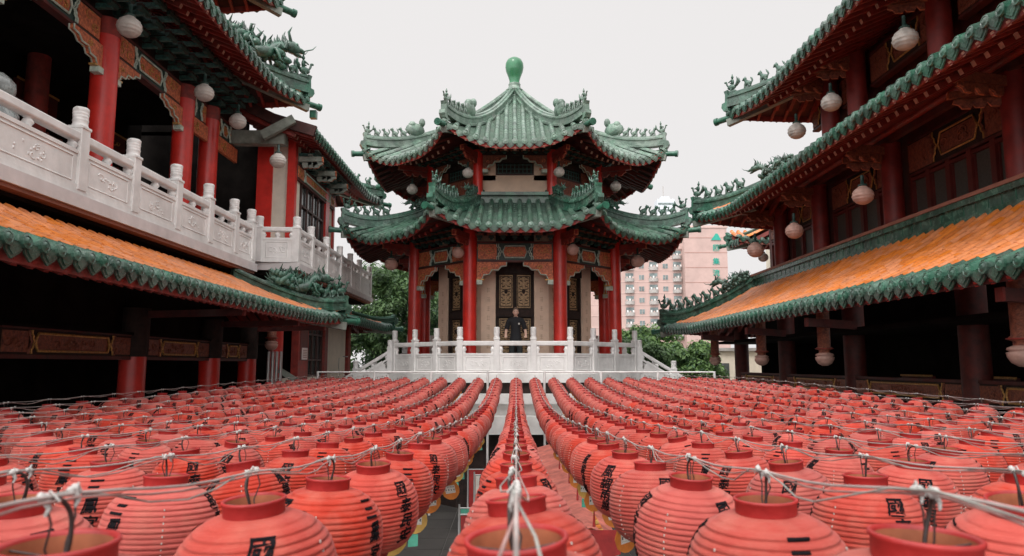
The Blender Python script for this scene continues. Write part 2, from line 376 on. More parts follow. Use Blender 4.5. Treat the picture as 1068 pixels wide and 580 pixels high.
def ridge_with_figures(parent, path, m, sc=1.0, hs=1.0, nfig=5, figs=1.0, span=(.02, .55), dragon_at=None, dsc=1.0, rise_end=.14):
    path = [V(p) for p in path]
    n = len(path); pth = [p + V((0, 0, rise_end * max(0, 1 - i / (n * .35)) ** 2)) for i, p in enumerate(path)]
    rb = MB(); rb.sweep(pth, prof(sc, hs), 0)
    for i in range(1, len(pth)):                       # glazed blocks: fine joints
        d = pth[i] - pth[i - 1]
    # scroll at the lower end
    e = pth[0]; t = (pth[0] - pth[1]).normalized(); t.z = 0; t.normalize(); side = V((t.y, -t.x, 0))
    rb.plate([(-.02, -.12), (.10, -.10), (.16, .0), (.14, .1), (.06, .12), (.05, .3 * hs), (.08, .4 * hs), (-.02, .42 * hs)], e, t, V((0, 0, 1)), .2 * sc, 0)
    rd = rb.build('hip_ridge', [m], parent)
    cum = [0]
    for i in range(1, n): cum.append(cum[-1] + (pth[i] - pth[i - 1]).length)
    def at(u):
        d = u * cum[-1]
        for i in range(1, n):
            if cum[i] >= d:
                f = (d - cum[i - 1]) / (cum[i] - cum[i - 1] + 1e-9); return pth[i - 1].lerp(pth[i], f), (pth[i - 1] - pth[i]).normalized()
        return pth[-1], (pth[-2] - pth[-1]).normalized()
    def put(kind, u, s):
        p, d = at(u); rz = math.atan2(-d.x, d.y) + PI
        W = Matrix.Translation(p + V((0, 0, .355 * hs))) @ Matrix.Rotation(rz, 4, 'Z') @ Matrix.Rotation(-math.asin(max(-1, min(1, d.z))) * 1.0, 4, 'X') @ Matrix.Scale(s, 4)
        inst(fig_mesh(kind, m), 'ridge_figure', parent, W)
    for i in range(nfig):
        u = span[0] + (span[1] - span[0]) * i / max(1, nfig - 1)
        put('rider' if i == 0 else str(i % 3), u, figs * (1.12 if i == 0 else 1.0 + .06 * math.sin(i * 5)))
    if dragon_at is not None: put('dragon', dragon_at, dsc)
    return rd

def corner_beam(mb, p, end, m0=0, m1=1):
    h = p.hip(end, 12); a = h[0]; b = h[6]; d = (a - b); d.z *= .6; d.normalize()
    mb.beam(a + d * .05 + V((0, 0, -.24)), b + V((0, 0, -.30)), .13, .18, m0)
    mb.tube([a - d * .1 + V((0, 0, -.13)), a + d * .36 + V((0, 0, -.10))], .075, 10, m1)
    mb.tube([a + d * .32 + V((0, 0, -.10)), a + d * .40 + V((0, 0, -.095))], .095, 10, m1)

def roof(parent, panels, mg='green', mbody=None, hips=(), under_m=('soffit', 'redwood', 'raftend', 'redwood'), pitch=.27, r=.075, rafters=True, name='roof'):
    t = MB(); [tiles(t, p, pitch, r, .26, 0, 1 if mbody else 0) for p in panels]
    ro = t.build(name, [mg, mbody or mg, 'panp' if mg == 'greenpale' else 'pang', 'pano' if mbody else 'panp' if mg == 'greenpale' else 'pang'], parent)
    d = MB(); [drips(d, p, pitch, r * 1.05) for p in panels]; d.build('drip_tiles', [mg], ro)
    if rafters:
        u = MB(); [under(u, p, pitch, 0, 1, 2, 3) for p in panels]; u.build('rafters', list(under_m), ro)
    k = 0
    for p, e, kw in hips:
        ridge_with_figures(ro, p.hip(e, 16), kw.pop('m', mg), **kw); cb = MB(); corner_beam(cb, p, e); cb.build('corner_beam', ['palewood', 'greendark'], ro)
    return ro

# ---------------------------------------------------------------- painted woodwork
def scroll(mb, c, a, up, w, h, m, rd, rad=.011):
    """irregular gilt scrollwork"""
    c, a, up = V(c), V(a), V(up)
    for k in range(int(max(3, w / .16))):
        cx = rd.uniform(-w / 2 * .85, w / 2 * .85); cy = rd.uniform(-h / 2 * .5, h / 2 * .5); s = h * rd.uniform(.25, .42); ph = rd.uniform(0, 6.28); sg = rd.choice((-1, 1))
        pts = [c + a * (cx + s * (1 - q / 9) * math.cos(ph + sg * q * .75)) + up * (cy + s * .8 * (1 - q / 9) * math.sin(ph + sg * q * .75)) for q in range(8)]
        mb.tube(pts, rad, 5, m)

def frieze(parent, p0, p1, z0, z1, n, seed=1, dk=False, name='frieze'):
    """painted beam: framed end blocks of orange carving, a cartouche of gilt scrolls in the middle"""
    rd = random.Random(seed); p0, p1, n = V(p0), V(p1), V(n); a = (p1 - p0); L = a.length; a.normalize(); up = V((0, 0, 1)); H = z1 - z0; zc = (z0 + z1) / 2
    b = MB(); c = (p0 + p1) / 2; c.z = 0
    def P(u, v, w): return V((p0.x, p0.y, 0)) + a * u + n * w + up * (z0 + v)
    def bx(u0, u1, v0, v1, w0, w1, m):
        vs = [P(u, v, w) for u in (u0, u1) for w in (w0, w1) for v in (v0, v1)]
        b.add(vs, [(0, 1, 3, 2), (4, 6, 7, 5), (0, 4, 5, 1), (2, 3, 7, 6), (0, 2, 6, 4), (1, 5, 7, 3)], m)
    bx(0, L, 0, H, -.12, 0, 0)
    bx(0, L, -.05, 0, -.13, .02, 1); bx(0, L, H, H + .05, -.13, .02, 1)
    e = min(L * .26, H * 1.5)
    for s0, s1, sg in ((.03, e, 1), (L - .03, L - e, -1)):
        u0, u1 = min(s0, s1), max(s0, s1)
        bx(u0, u1, .03, H - .03, 0, .02, 2)
        scroll(b, P((u0 + u1) / 2, H / 2, .028), a, up, (u1 - u0) * .8, H * .8, 3, rd, .008)
        for off in (0, .05):
            x = s1 + sg * (off + .01)
            pts = [P(x + sg * dx * H, H * v, .025) for dx, v in ((-.02, 0.04), (-.02, .2), (.07, .28), (.07, .38), (.16, .5), (.07, .62), (.07, .72), (-.02, .8), (-.02, .96))]
            b.tube(pts, .015, 5, 4 if off or not dk else 3)
    x0, x1 = e + .07 + H * .2, L - e - .07 - H * .2
    if x1 > x0 + .1:
        q = H * .14
        pts = [P(x, y, .02) for x, y in ((x0, H * .5), (x0 + q, H * .84), (x1 - q, H * .84), (x1, H * .5), (x1 - q, H * .16), (x0 + q, H * .16), (x0, H * .5))]
        b.tube(pts, .019, 5, 4); b.plate([(x0 + q, H * .22), (x1 - q, H * .22), (x1 - q * .4, H * .5), (x1 - q, H * .78), (x0 + q, H * .78), (x0 + q * .4, H * .5)], P(0, 0, .004), a, up, .008, 2); scroll(b, P((x0 + x1) / 2, H / 2, .02), a, up, (x1 - x0) * .85, H * .55, 3, rd, .013)
    return b.build(name, ['greenpaint' if not dk else 'darkwood', 'reddark', 'carve' if not dk else 'carvedk', 'gold' if not dk else 'carvedk', 'tealpale' if not dk else 'gold'], parent)

def spandrel(mb, p, d, w, h, m=0, me=1, mt=2, th=.08):
    """carved bracket beside a column: p = top inner corner, d = direction away from the column"""
    p, d = V(p), V(d); up = V((0, 0, 1))
    poly = [(0, 0), (w, 0), (w, -h * .16), (w * .82, -h * .2), (w * .72, -h * .36), (w * .5, -h * .36), (w * .42, -h * .56), (w * .24, -h * .58), (w * .16, -h * .8), (0, -h * .82)]
    mb.plate(poly, p, d, up, th, m)
    for of_ in (-th / 2, th / 2): mb.tube([p + d * x + up * y + d.cross(up) * of_ for x, y in poly[1:]], .016, 5, mt)
    n = d.cross(up)
    rd = random.Random(int(w * 1000))
    for sg in (-1, 1): scroll(mb, p + d * w * .4 - up * h * .3 + n * (sg * (th / 2 + .004)), d, up, w * .6, h * .4, me, rd, .01)
    mb.box(p + d * .07 - up * h * .92, (.15, .15, h * .2), mt, math.atan2(d.y, d.x)); mb.box(p + d * .10 - up * h * .80, (.22, .12, h * .06), me, math.atan2(d.y, d.x))

def dougong(mb, p0, p1, z0, n, out, rise, step=.42, m=(0, 1, 2)):
    """row of stepped bracket clusters"""
    p0, p1, n = V(p0), V(p1), V(n); a = p1 - p0; L = a.length; a.normalize(); k = max(1, int(round(L / step))); rz = math.atan2(a.y, a.x)
    for i in range(k):
        c = p0 + a * (L * (i + .5) / k)
        for j in range(3):
            z = z0 + rise * (j + .5) / 3; w = out * (j + 1) / 3; q = V((c.x, c.y, z)) + n * (w / 2)
            mb.box(q, (.075, w, rise * .2), m[0], rz)
            mb.box(V((c.x, c.y, z + rise * .06)) + n * w, (step * (.5 + .14 * j), .07, rise * .17), m[1], rz)
            for g in (-1, 0, 1): mb.box(V((c.x, c.y, z + rise * .19)) + n * w + a * (g * step * .25), (.085, .10, rise * .1), m[2], rz)

def arm(mb, p, d, L, m=0, me=1, s=.13):
    """carved beam arm reaching out from a column with a framed end"""
    p, d = V(p), V(d).normalized(); q = p + d * L
    mb.beam(q, p, s, s * 1.2, m)
    n = d.cross(V((0, 0, 1))).normalized(); up = V((0, 0, 1)); e = q + d * .012
    c = [e + n * (s * .42 * i) + up * (s * .5 * j) for i, j in ((-1, -1), (1, -1), (1, 1), (-1, 1), (-1, -1))]
    mb.tube(c, .013, 5, me)
    for k, (x, z) in enumerate(((.15, -.14), (.4, -.14), (.62, -.14))):
        poly = [(0, 0), (.24, 0), (.26, -.05), (.18, -.08), (.14, -.14), (.03, -.15), (0, -.1)]
        mb.plate(poly, p + d * (L * x) + up * (z * .6), d, up, s * .7, m)
        mb.tube([p + d * (L * x + u) + up * (z * .6 + v) for u, v in poly[1:6]], .009, 5, me)

def lotus_post(mb, c, ztop, zbot, r=.16, m=0, mp=1, me=2):
    """hanging carved post that ends in a lotus bowl"""
    H = ztop - zbot; c = V((c[0], c[1], 0))
    mb.lathe([(r * .7, ztop), (r * .7, zbot + r * 2.2), (r * .85, zbot + r * 2.1), (r * .85, zbot + r * 1.9), (r * .6, zbot + r * 1.8), (r * .6, zbot + r * 1.5)], 16, m, c)
    mb.lathe([(r * .6, zbot + r * 1.5), (r * .95, zbot + r * 1.35), (r * 1.0, zbot + r * 1.2), (r * .8, zbot + r * 1.1), (r * 1.02, zbot + r * 1.0), (r * .98, zbot + r * .7), (r * .75, zbot + r * .28), (r * .3, zbot), (.001, zbot)], 20, mp, c, wob=lambda a, z: .03 * math.cos(a * 10))
    mb.lathe([(r * 1.0, zbot + r * 2.02), (r * 1.04, zbot + r * 1.96), (r * .9, zbot + r * 1.9)], 16, me, c)

# ---------------------------------------------------------------- round porch lamps
def lamp_meshes():
    g = MB(); pr = []; n = 40
    for i in range(n + 1):
        th = PI * (.06 + .93 * i / n); rr = .185 * math.sin(th) * (1 + .025 * math.cos(i * PI * 2 / 5)); pr.append((max(rr, .001), .17 * math.cos(th)))
    g.lathe(pr, 24, 0, (0, 0, -.19), wob=lambda a, z: .035 * abs(math.cos(a * 5 + z * 22)))
    g.lathe([(.07, -.015), (.085, -.03), (.085, -.05), (.06, -.06)], 16, 0)
    c = MB(); c.lathe([(.03, .2), (.03, .03), (.075, .02), (.085, 0), (.07, -.02), (.001, -.02)], 14, 0)
    return g.mesh('globe', ['lamp']), g.mesh('globe', ['lamppink']), c.mesh('cap', ['greenpaint'])
LG, LGP, LC = lamp_meshes()
def lamp(p, label, sc=1, pink=False, group='round lamps under the eaves'):
    p = V(p); t = thing('porch_lamp', label, 'lamp', p + V((0, 0, .17 * sc)), 0, group)
    W = Matrix.Translation(p + V((0, 0, .17 * sc))) @ Matrix.Scale(sc, 4)
    inst(LGP if pink else LG, 'globe', t, W); inst(LC, 'cap', t, W)
    return t

# ---------------------------------------------------------------- marble balustrade
def balustrade(parent, pts, zf, H=1.0, cap=.3, ps=.17, panel=(.0, .50), rail=(.58, .70), nb=1, th=.11, postlist=None, dress=True, name='balustrade', slope=0, balu=True):
    """pts: post positions along one run; every bay gets a rail, a carved panel and little vase balusters"""
    root = bpy.data.objects.new(name, None); COL.objects.link(root); root.parent = parent; root.matrix_parent_inverse = inv(parent)
    pts = [V(p) for p in pts]; up = V((0, 0, 1))
    for i, p in enumerate(pts):
        if postlist is not None and i not in postlist: continue
        z = zf + (p.z if slope else 0); d = (pts[min(i + 1, len(pts) - 1)] - pts[max(i - 1, 0)]); rz = math.atan2(d.y, d.x)
        b = MB(); b.box((p.x, p.y, z + H * .38), (ps, ps, H * .76), 0, rz); b.box((p.x, p.y, z + H * .745), (ps * 1.12, ps * 1.12, .04), 0, rz)
        r = ps * .53; c0 = z + H - cap + .04
        pr = [(r * .8, c0 - .02), (r, c0), (r, c0 + .03), (r * .9, c0 + .045), (r * .92, c0 + .07)]
        for k in range(8): pr += [(r * (1.0 if k % 2 else .93), c0 + .07 + (cap - .15) * (k + .5) / 8)]
        pr += [(r * .98, c0 + cap - .08), (r * .98, c0 + cap - .06), (r * .8, c0 + cap - .045), (.001, c0 + cap - .04)]
        b.lathe(pr, 18, 0, (p.x, p.y, 0), wob=lambda a, z: .04 * math.sin(a * 4 + z * 40))
        b.build('post', ['stone'], root, .008)
    for i in range(len(pts) - 1):
        p, q = pts[i].copy(), pts[i + 1].copy(); zp = zf + (p.z if slope else 0); zq = zf + (q.z if slope else 0); p.z = zp; q.z = zq
        d = (q - p).normalized(); L = (q - p).length; p2, q2 = p + d * ps * .45, q - d * ps * .45; rz = math.atan2(d.y, d.x)
        b = MB(); r0, r1 = rail; b.beam(p2 + up * H * (r0 + r1) / 2, q2 + up * H * (r0 + r1) / 2, th * 1.15, H * (r1 - r0), 0); b.build('rail', ['stone'], root, .022)
        b = MB(); z0, z1 = panel; b.beam(p2 + up * H * (z0 + z1) / 2, q2 + up * H * (z0 + z1) / 2, th * .8, H * (z1 - z0), 0)
        b.beam(p2 + up * H * z1, q2 + up * H * z1, th * 1.0, .05, 0); b.beam(p2 + up * (H * z0 + .03), q2 + up * (H * z0 + .03), th * 1.05, .07, 0)
        nrm = V((d.y, -d.x, 0))
        if dress:
            m_ = p2.lerp(q2, .5)
            for sg in (-1, 1):
                w = (q2 - p2).length; e = .10; zz = (H * z0 + .10, H * z1 - .07)
                c = [p2.lerp(q2, u) + up * v + nrm * (sg * th * .405) for u, v in ((e / w, zz[0]), (1 - e / w, zz[0]), (1 - e / w, zz[1]), (e / w, zz[1]), (e / w, zz[0]))]
                for c0, c1 in zip(c, c[1:]): b.tube([c0, c1], .011, 5, 0)
                rd = random.Random(i)
                for k in range(12):
                    cc = m_ + d * rd.uniform(-.17, .17) * min(1.6, w) + up * (H * (z0 + z1) / 2 + rd.uniform(-.09, .09)) + nrm * (sg * (th * .4 - .008))
                    b.ball(cc, (.020, .020, .022), 0, 6)
                scroll(b, m_ + up * (H * (z0 + z1) / 2) + nrm * (sg * th * .395), d, up, min(w * .5, .55), .24, 0, rd, .009)
        b.build('panel', ['stone'], root)
        if balu:
            for f in ([.045, .955] if nb == 0 else [.03, .5, .97]):
                c = p2.lerp(q2, f); b = MB(); z0b, z1b = H * panel[1] + .015, H * rail[0]; hh = z1b - z0b
                b.lathe([(.05, z0b), (.055, z0b + hh * .1), (.04, z0b + hh * .2), (.07, z0b + hh * .5), (.05, z0b + hh * .78), (.04, z0b + hh * .85), (.06, z0b + hh)], 12, 0, c); b.build('baluster', ['stone'], root)
    return root
# ================================================================ PAVILION
PX, PY = .08, 22.0
T225 = math.tan(R(22.5)); UP = V((0, 0, 1))
def octp(a, ang_i):            # vertex i of an octagon with side a (vertex 0 = front left, going right/anticlockwise seen from above)
    rad = a / 2 / math.sin(R(22.5)); th = R(-90 - 22.5 + 45 * ang_i)
    return V((PX + rad * math.cos(th), PY + rad * math.sin(th), 0))
pav = thing('temple_pavilion', 'octagonal two tiered pavilion with green glazed roofs, red columns and a green ball finial', 'pavilion', (PX, PY, 0))
FLOOR = CZ - .25
# platform
b = MB()
def ring(mb, a0, a1, z0, z1, m):
    v0 = [octp(a0, i) + UP * z0 for i in range(8)]; v1 = [octp(a1, i) + UP * z1 for i in range(8)]
    mb.add(v0 + v1, [(i, (i + 1) % 8, 8 + (i + 1) % 8, 8 + i) for i in range(8)], m)
    return v0, v1
def disc(mb, a, z, m): mb.add([octp(a, i) + UP * z for i in range(8)], [tuple(range(8))], m)
A = 2.98
ring(b, A, A, FLOOR - .22, FLOOR, 0); disc(b, A, FLOOR, 0); disc(b, A, FLOOR - .22, 0)
ring(b, A - .12, A - .12, FLOOR - .50, FLOOR - .22, 1)
ring(b, A + .15, A + .15, FLOOR - .75, FLOOR - .50, 0); disc(b, A + .15, FLOOR - .5, 0); disc(b, A + .15, FLOOR - .75, 0)
ring(b, A - .05, A - .05, FLOOR - 1.05, FLOOR - .75, 0)
ring(b, A + .25, A + .25, FLOOR - 1.5, FLOOR - 1.05, 0); disc(b, A + .25, FLOOR - 1.05, 0); disc(b, A + .25, FLOOR - 1.5, 0)
ring(b, A, A, 0, FLOOR - 1.5, 1)
b.v = b.v; b.build('platform', ['stone', 'darkwood'], pav)
# walls of the lower room
WA = 1.88
def face(a, i): return octp(a, i), octp(a, i + 1)
for i in range(8):
    p, q = face(WA, i); d = (q - p).normalized(); L = (q - p).length; n = V((d.y, -d.x, 0)); rz = math.atan2(d.y, d.x)
    def bx(mb, u0, u1, z0, z1, w0, w1, m, p=p, d=d, n=n, rz=rz): mb.box(p + d * (u0 + u1) / 2 + n * (w0 + w1) / 2 + UP * (z0 + z1) / 2, (u1 - u0, abs(w1 - w0), z1 - z0), m, rz)
    zt = CZ + 3.95
    b = MB(); bx(b, 0, .40, FLOOR, zt, -.2, .0, 0); bx(b, L - .40, L, FLOOR, zt, -.2, .0, 0); bx(b, .40, L - .40, CZ + 2.52, zt, -.2, -.01, 1)
    bx(b, 0, .42, FLOOR, FLOOR + .12, 0, .03, 0); bx(b, L - .42, L, FLOOR, FLOOR + .12, 0, .03, 0)
    for u in (.2, L - .2):                                   # faint incised couplet on each pier
        for k in range(7):
            zc = FLOOR + .7 + k * .26
            for g in range(3): bx(b, u - .045, u + .045, zc + g * .045, zc + g * .045 + .012, 0, .004, 2)
            bx(b, u - .006 + .02 * (k % 3 - 1), u + .006 + .02 * (k % 3 - 1), zc - .02, zc + .12, 0, .005, 2)
    b.build('wall', ['cream', 'darkwood', 'engr'], pav)
    b = MB(); u0, u1 = .41, L - .41; um = L / 2; zb = FLOOR; z1 = CZ + 1.32; z2 = CZ + 1.52; z3 = CZ + 2.6
    bx(b, u0, u0 + .07, zb, z3, -.16, -.05, 0); bx(b, u1 - .07, u1, zb, z3, -.16, -.05, 0); bx(b, um - .035, um + .035, zb, z3, -.15, -.06, 0)
    bx(b, u0, u1, z1, z2, -.15, -.055, 0); bx(b, u0, u1, z3 - .07, z3, -.15, -.055, 0); bx(b, u0, u1, zb, z3, -.19, -.165, 0)
    do = b.build('door', ['darkwood'], pav)
    rd = random.Random(i)
    for (a0, a1) in ((u0 + .09, um - .055), (um + .055, u1 - .09)):
        for (c0, c1) in ((zb + .15, CZ + .55), (CZ + .62, z1 - .05), (z2 + .05, z3 - .1)):
            b = MB(); bx(b, a0, a1, c0, c1, -.16, -.12, 0)
            cc = p + d * (a0 + a1) / 2 + UP * (c0 + c1) / 2 + n * -.115
            w, h = a1 - a0, c1 - c0
            c4 = [cc + d * x * w * .43 + UP * y * h * .45 for x, y in ((-1, -1), (1, -1), (1, 1), (-1, 1), (-1, -1))]
            for e0, e1 in zip(c4, c4[1:]): b.tube([e0, e1], .012, 5, 1)
            for sg in (-1, 1):                               # mirrored dark relief
                for k in range(10):
                    y0 = -.38 + .085 * k; b.tube([cc + d * (sg * w * (.04 + .3 * abs(math.sin(k * 1.9 + q_)))) + UP * h * (y0 + q_ * .03) for q_ in (0, .5, 1, 1.5)], .011, 4, 1)
            b.ball(cc, (.05, .03, .07), 1, 8)
            b.build('carved_panel', ['tanrelief', 'darkwood'], do)
# columns
CA = 2.44
for i in range(8):
    c = octp(CA, i); b = MB(); r = .185
    b.lathe([(r, FLOOR + .12), (r, CZ + 2.0), (r * .99, CZ + 3.9)], 24, 0, c)
    b.lathe([(r * 1.25, FLOOR), (r * 1.3, FLOOR + .05), (r * 1.1, FLOOR + .12), (r, FLOOR + .14)], 24, 1, c)
    b.build('column', ['red', 'stone'], pav)
# painted beams, carved brackets and bracket clusters between the columns
for i in range(8):
    p, q = face(CA, i); d = (q - p).normalized(); L = (q - p).length; n = V((d.y, -d.x, 0))
    frieze(pav, p + d * .19, q - d * .19, CZ + 2.80, CZ + 3.27, n, 10 + i)
    for c_, d_ in ((p + d * .19, d), (q - d * .19, -d)): b = MB(); spandrel(b, c_ + UP * (CZ + 2.75), d_, .80, .60); b.build('spandrel', ['carve', 'gold', 'tealpale'], pav)
    b = MB(); dougong(b, p + d * .1, q - d * .1, CZ + 3.33, n, .42, .44, .30); b.box((p + q) / 2 + UP * (CZ + 3.75) - n * .05, (L, .1, .5), 3, math.atan2(d.y, d.x))
    b.build('bracket_set', ['teal', 'greenpaint', 'carvedk', 'darkwood'], pav)
    b = MB(); nn = (octp(CA, i) - V((PX, PY, 0))).normalized(); arm(b, octp(CA, i) + UP * (CZ + 3.42), nn, .95, 0, 1, .13); b.build('bracket_arm', ['redwood', 'carve'], pav)
# lower roof
def oct_panels(a, z, T, rise, conc, U, F, W):
    out = []
    for i in range(8):
        p, q = face(a, i); d = (q - p).normalized(); n = V((-d.y, d.x, 0))
        out.append(Panel(p + UP * z, d, n, a, T, rise, conc, T225, T225, True, True, U, F, R(22.5), W))
    return out
lp = oct_panels(3.90, CZ + 3.42, 2.42, 1.22, .35, .50, .22, 1.5)
roof(pav, lp, 'greenmid', None,
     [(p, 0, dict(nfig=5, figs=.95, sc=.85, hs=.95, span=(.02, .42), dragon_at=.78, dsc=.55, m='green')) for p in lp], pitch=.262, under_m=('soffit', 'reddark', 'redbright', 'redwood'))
# band above the lower roof, upper room
b = MB(); a1 = 2.06
ring(b, a1, a1, CZ + 4.50, CZ + 4.74, 0); disc(b, a1, CZ + 4.74, 0); ring(b, a1 + .1, a1 + .1, CZ + 4.70, CZ + 4.79, 0); disc(b, a1 + .1, CZ + 4.79, 0); disc(b, a1 + .1, CZ + 4.70, 0)
b.build('ridge_band', ['greenmid'], pav)
UA = 1.85
for i in range(8):
    p, q = face(UA, i); d = (q - p).normalized(); L = (q - p).length; n = V((d.y, -d.x, 0)); rz = math.atan2(d.y, d.x); m_ = (p + q) / 2
    b = MB(); b.box(m_ + UP * (CZ + 5.02), (L, .12, .64), 0, rz)
    for sg in (-1, 1): b.box(m_ + d * sg * (L / 2 - .19) + UP * (CZ + 5.5), (.38, .12, .62), 0, rz)
    bx_ = (m_ + UP * (CZ + 5.82) + n * .03); b.box(bx_, (L, .12, .26), 1, rz)
    b.build('upper_wall', ['cream' if i in (0, 4) else 'carvedk', 'darkwood'], pav)  # all but front and back walls dark: deep eave shade painted in
    b = MB(); b.box(m_ + UP * (CZ + 5.55) - n * .03, (L - .76, .05, .7), 0, rz); wd = b.build('window', ['darkwood'], pav)
    b = MB()
    for k in range(9): b.box(m_ + d * ((k - 4) * (L - .8) / 9) + UP * (CZ + 5.5) + n * .01, (.018, .02, .6), 0, rz)
    for k in range(4): b.box(m_ + UP * (CZ + 5.42 + k * .12) + n * .012, (L - .76, .02, .016), 0, rz)
    for s_ in (-1, 1): b.box(m_ + d * s_ * (L / 2 - .40) + UP * (CZ + 5.5) + n * .02, (.05, .05, .64), 1, rz)
    b.box(m_ + UP * (CZ + 5.365) + n * .04, (L - .76, .05, .05), 1, rz); b.build('lattice', ['teal', 'frame'], wd)
    c = octp(2.08, i); b = MB(); b.lathe([(.14, CZ + 4.7), (.14, CZ + 6.0)], 20, 0, c); b.build('upper_column', ['red'], pav)
    p, q = face(2.08, i)
    for c_, d_ in ((p + d * .14, d), (q - d * .14, -d)): b = MB(); spandrel(b, c_ + UP * (CZ + 5.86), d_, .66, .5); b.build('spandrel', ['carvedk', 'carve', 'tealpale'], pav)
    b = MB(); dougong(b, p, q, CZ + 5.88, n, .42, .22, .30); b.box((p + q) / 2 + UP * (CZ + 6.1), ((q - p).length, .12, .5), 3, rz); b.build('bracket_set', ['teal', 'greenpaint', 'carvedk', 'darkwood'], pav)
    b = MB(); nn = (octp(2.08, i) - V((PX, PY, 0))).normalized(); arm(b, octp(2.08, i) + UP * (CZ + 5.82), nn, 1.0, 0, 1, .12); b.build('bracket_arm', ['redwood', 'carve'], pav)
upn = oct_panels(3.46, CZ + 5.72, 3.46 / 2 / T225 - .12, 2.85, .50, .52, .22, 1.5)
roof(pav, upn, 'greenpale', None, [(p, 0, dict(nfig=6, figs=.85, sc=.85, hs=.9, span=(.01, .27), m='greenpale')) for p in upn], pitch=.245, under_m=('soffit', 'reddark', 'raftend', 'redbright'))
for p in upn:                                             # scroll finials part way up the top ridges
    h = p.hip(0, 16); c = h[5] + UP * .36; dd = (h[4] - h[6]).normalized(); rz = math.atan2(dd.y, dd.x)
    b = MB(); X = Matrix.Rotation(rz, 3, 'Z')
    b.ball(c + UP * .12, (.30, .11, .22), 0, 10, X); b.ball(c - dd * .22 + UP * .30, (.10, .09, .14), 0, 8); b.ball(c + dd * .1 + UP * .3, (.12, .1, .12), 0, 8); b.ball(c + dd * .17 + UP * .16, (.09, .07, .08), 0, 8); b.ball(c - dd * .14 + UP * .2, (.07, .06, .09), 0, 8)
    b.tube([c - dd * .1 + UP * .15, c - dd * .2 + UP * .3, c - dd * .12 + UP * .36], .04, 6, rs=[.06, .04, .015]); b.tube([c + dd * .2 + UP * .2, c + dd * .3 + UP * .28], .03, 6, rs=[.03, .008])
    b.build('ridge_scroll', ['greenpale'], pav)
b = MB(); z0 = CZ + 8.42
b.lathe([(.30, z0), (.34, z0 + .08), (.24, z0 + .14), (.26, z0 + .3), (.30, z0 + .33), (.22, z0 + .38), (.185, z0 + .5), (.20, z0 + .54), (.17, z0 + .58)], 28, 0, (PX, PY, 0))
b.lathe([(.17, z0 + .58), (.16, z0 + .66), (.2, z0 + .8), (.27, z0 + .98), (.295, z0 + 1.12), (.285, z0 + 1.25), (.23, z0 + 1.37), (.13, z0 + 1.44), (.001, z0 + 1.46)], 32, 1, (PX, PY, 0))
M['finial'] = mat('finial_glaze', (.035, .17, .08), .2, .25, 3, .05, 20, col2=(.025, .12, .055), dirt=.15)
b.build('finial', ['greenpale', 'finial'], pav)
# balustrade round the platform; the two side faces open on to stairs
RA = 2.87
for i in range(8):
    p, q = face(RA, i)
    if i in (2, 6): continue
    nb_ = 3
    balustrade(pav, [p.lerp(q, k / 3) for k in range(4)], FLOOR, H=1.22, cap=.34, ps=.15, panel=(0, .42), rail=(.60, .70), postlist=(0, 1, 2, 3) if i in (0, 3, 7) else (0, 1, 2, 3) if i == 4 else (1, 2), nb=0, th=.10) if i in (0, 4) else balustrade(pav, [p.lerp(q, k / 3) for k in range(4)], FLOOR, H=1.22, cap=.34, ps=.15, panel=(0, .42), rail=(.60, .70), postlist=(1, 2, 3) if i in (1, 3, 5) else (0, 1, 2), nb=0, th=.10)
for sg in (-1, 1):                                        # side stairs
    x0 = PX + sg * 3.55; b = MB()
    for k in range(12):
        h = FLOOR - .17 * (k + 1); b.box((x0 + sg * (.14 + .28 * k), PY, h / 2), (.28, 2.7, h), 0)
    st = b.build('stair', ['stone'], pav)
    for yy in (PY - 1.40, PY + 1.40):
        pts = [V((x0 + sg * (.05 + .98 * k), yy, -.595 * k)) for k in range(4)]
        balustrade(pav, pts, FLOOR, H=.95, cap=.26, ps=.15, panel=(-.25, .45), rail=(.6, .7), nb=1, th=.10, slope=1, name='stair_balustrade')
# lamps on the pavilion
for px, py, a_, sc, pink, lab in ((488, 180, 2.9, .8, 0, 'round white lamp under the upper front eave of the pavilion, left of its window'), (583, 179, 2.9, .8, 0, 'round white lamp under the upper front eave of the pavilion, right of its window'),
        (478, 263, 3.0, .85, 1, 'pink bowl lamp beside the left front column of the pavilion'), (597.5, 260, 3.0, .85, 1, 'pink bowl lamp beside the right front column of the pavilion')):
    p = onY(px, py, PY - 3.1 if not pink else PY - 3.35); lamp(p, lab, sc, bool(pink))
for px, py, yy, sc, pink, lab in ((430, 197, 20.3, .85, 0, 'round white lamp under the pavilion upper roof at its far left'), (642, 194, 20.3, .85, 0, 'round white lamp under the pavilion upper roof at its far right'),
        (408, 275, 20.0, 1.0, 1, 'pink bowl lamp under the left corner of the pavilion lower roof'), (665, 272, 20.0, 1.0, 1, 'pink bowl lamp under the right corner of the pavilion lower roof')):
    lamp(onY(px, py, yy), lab, sc, bool(pink))
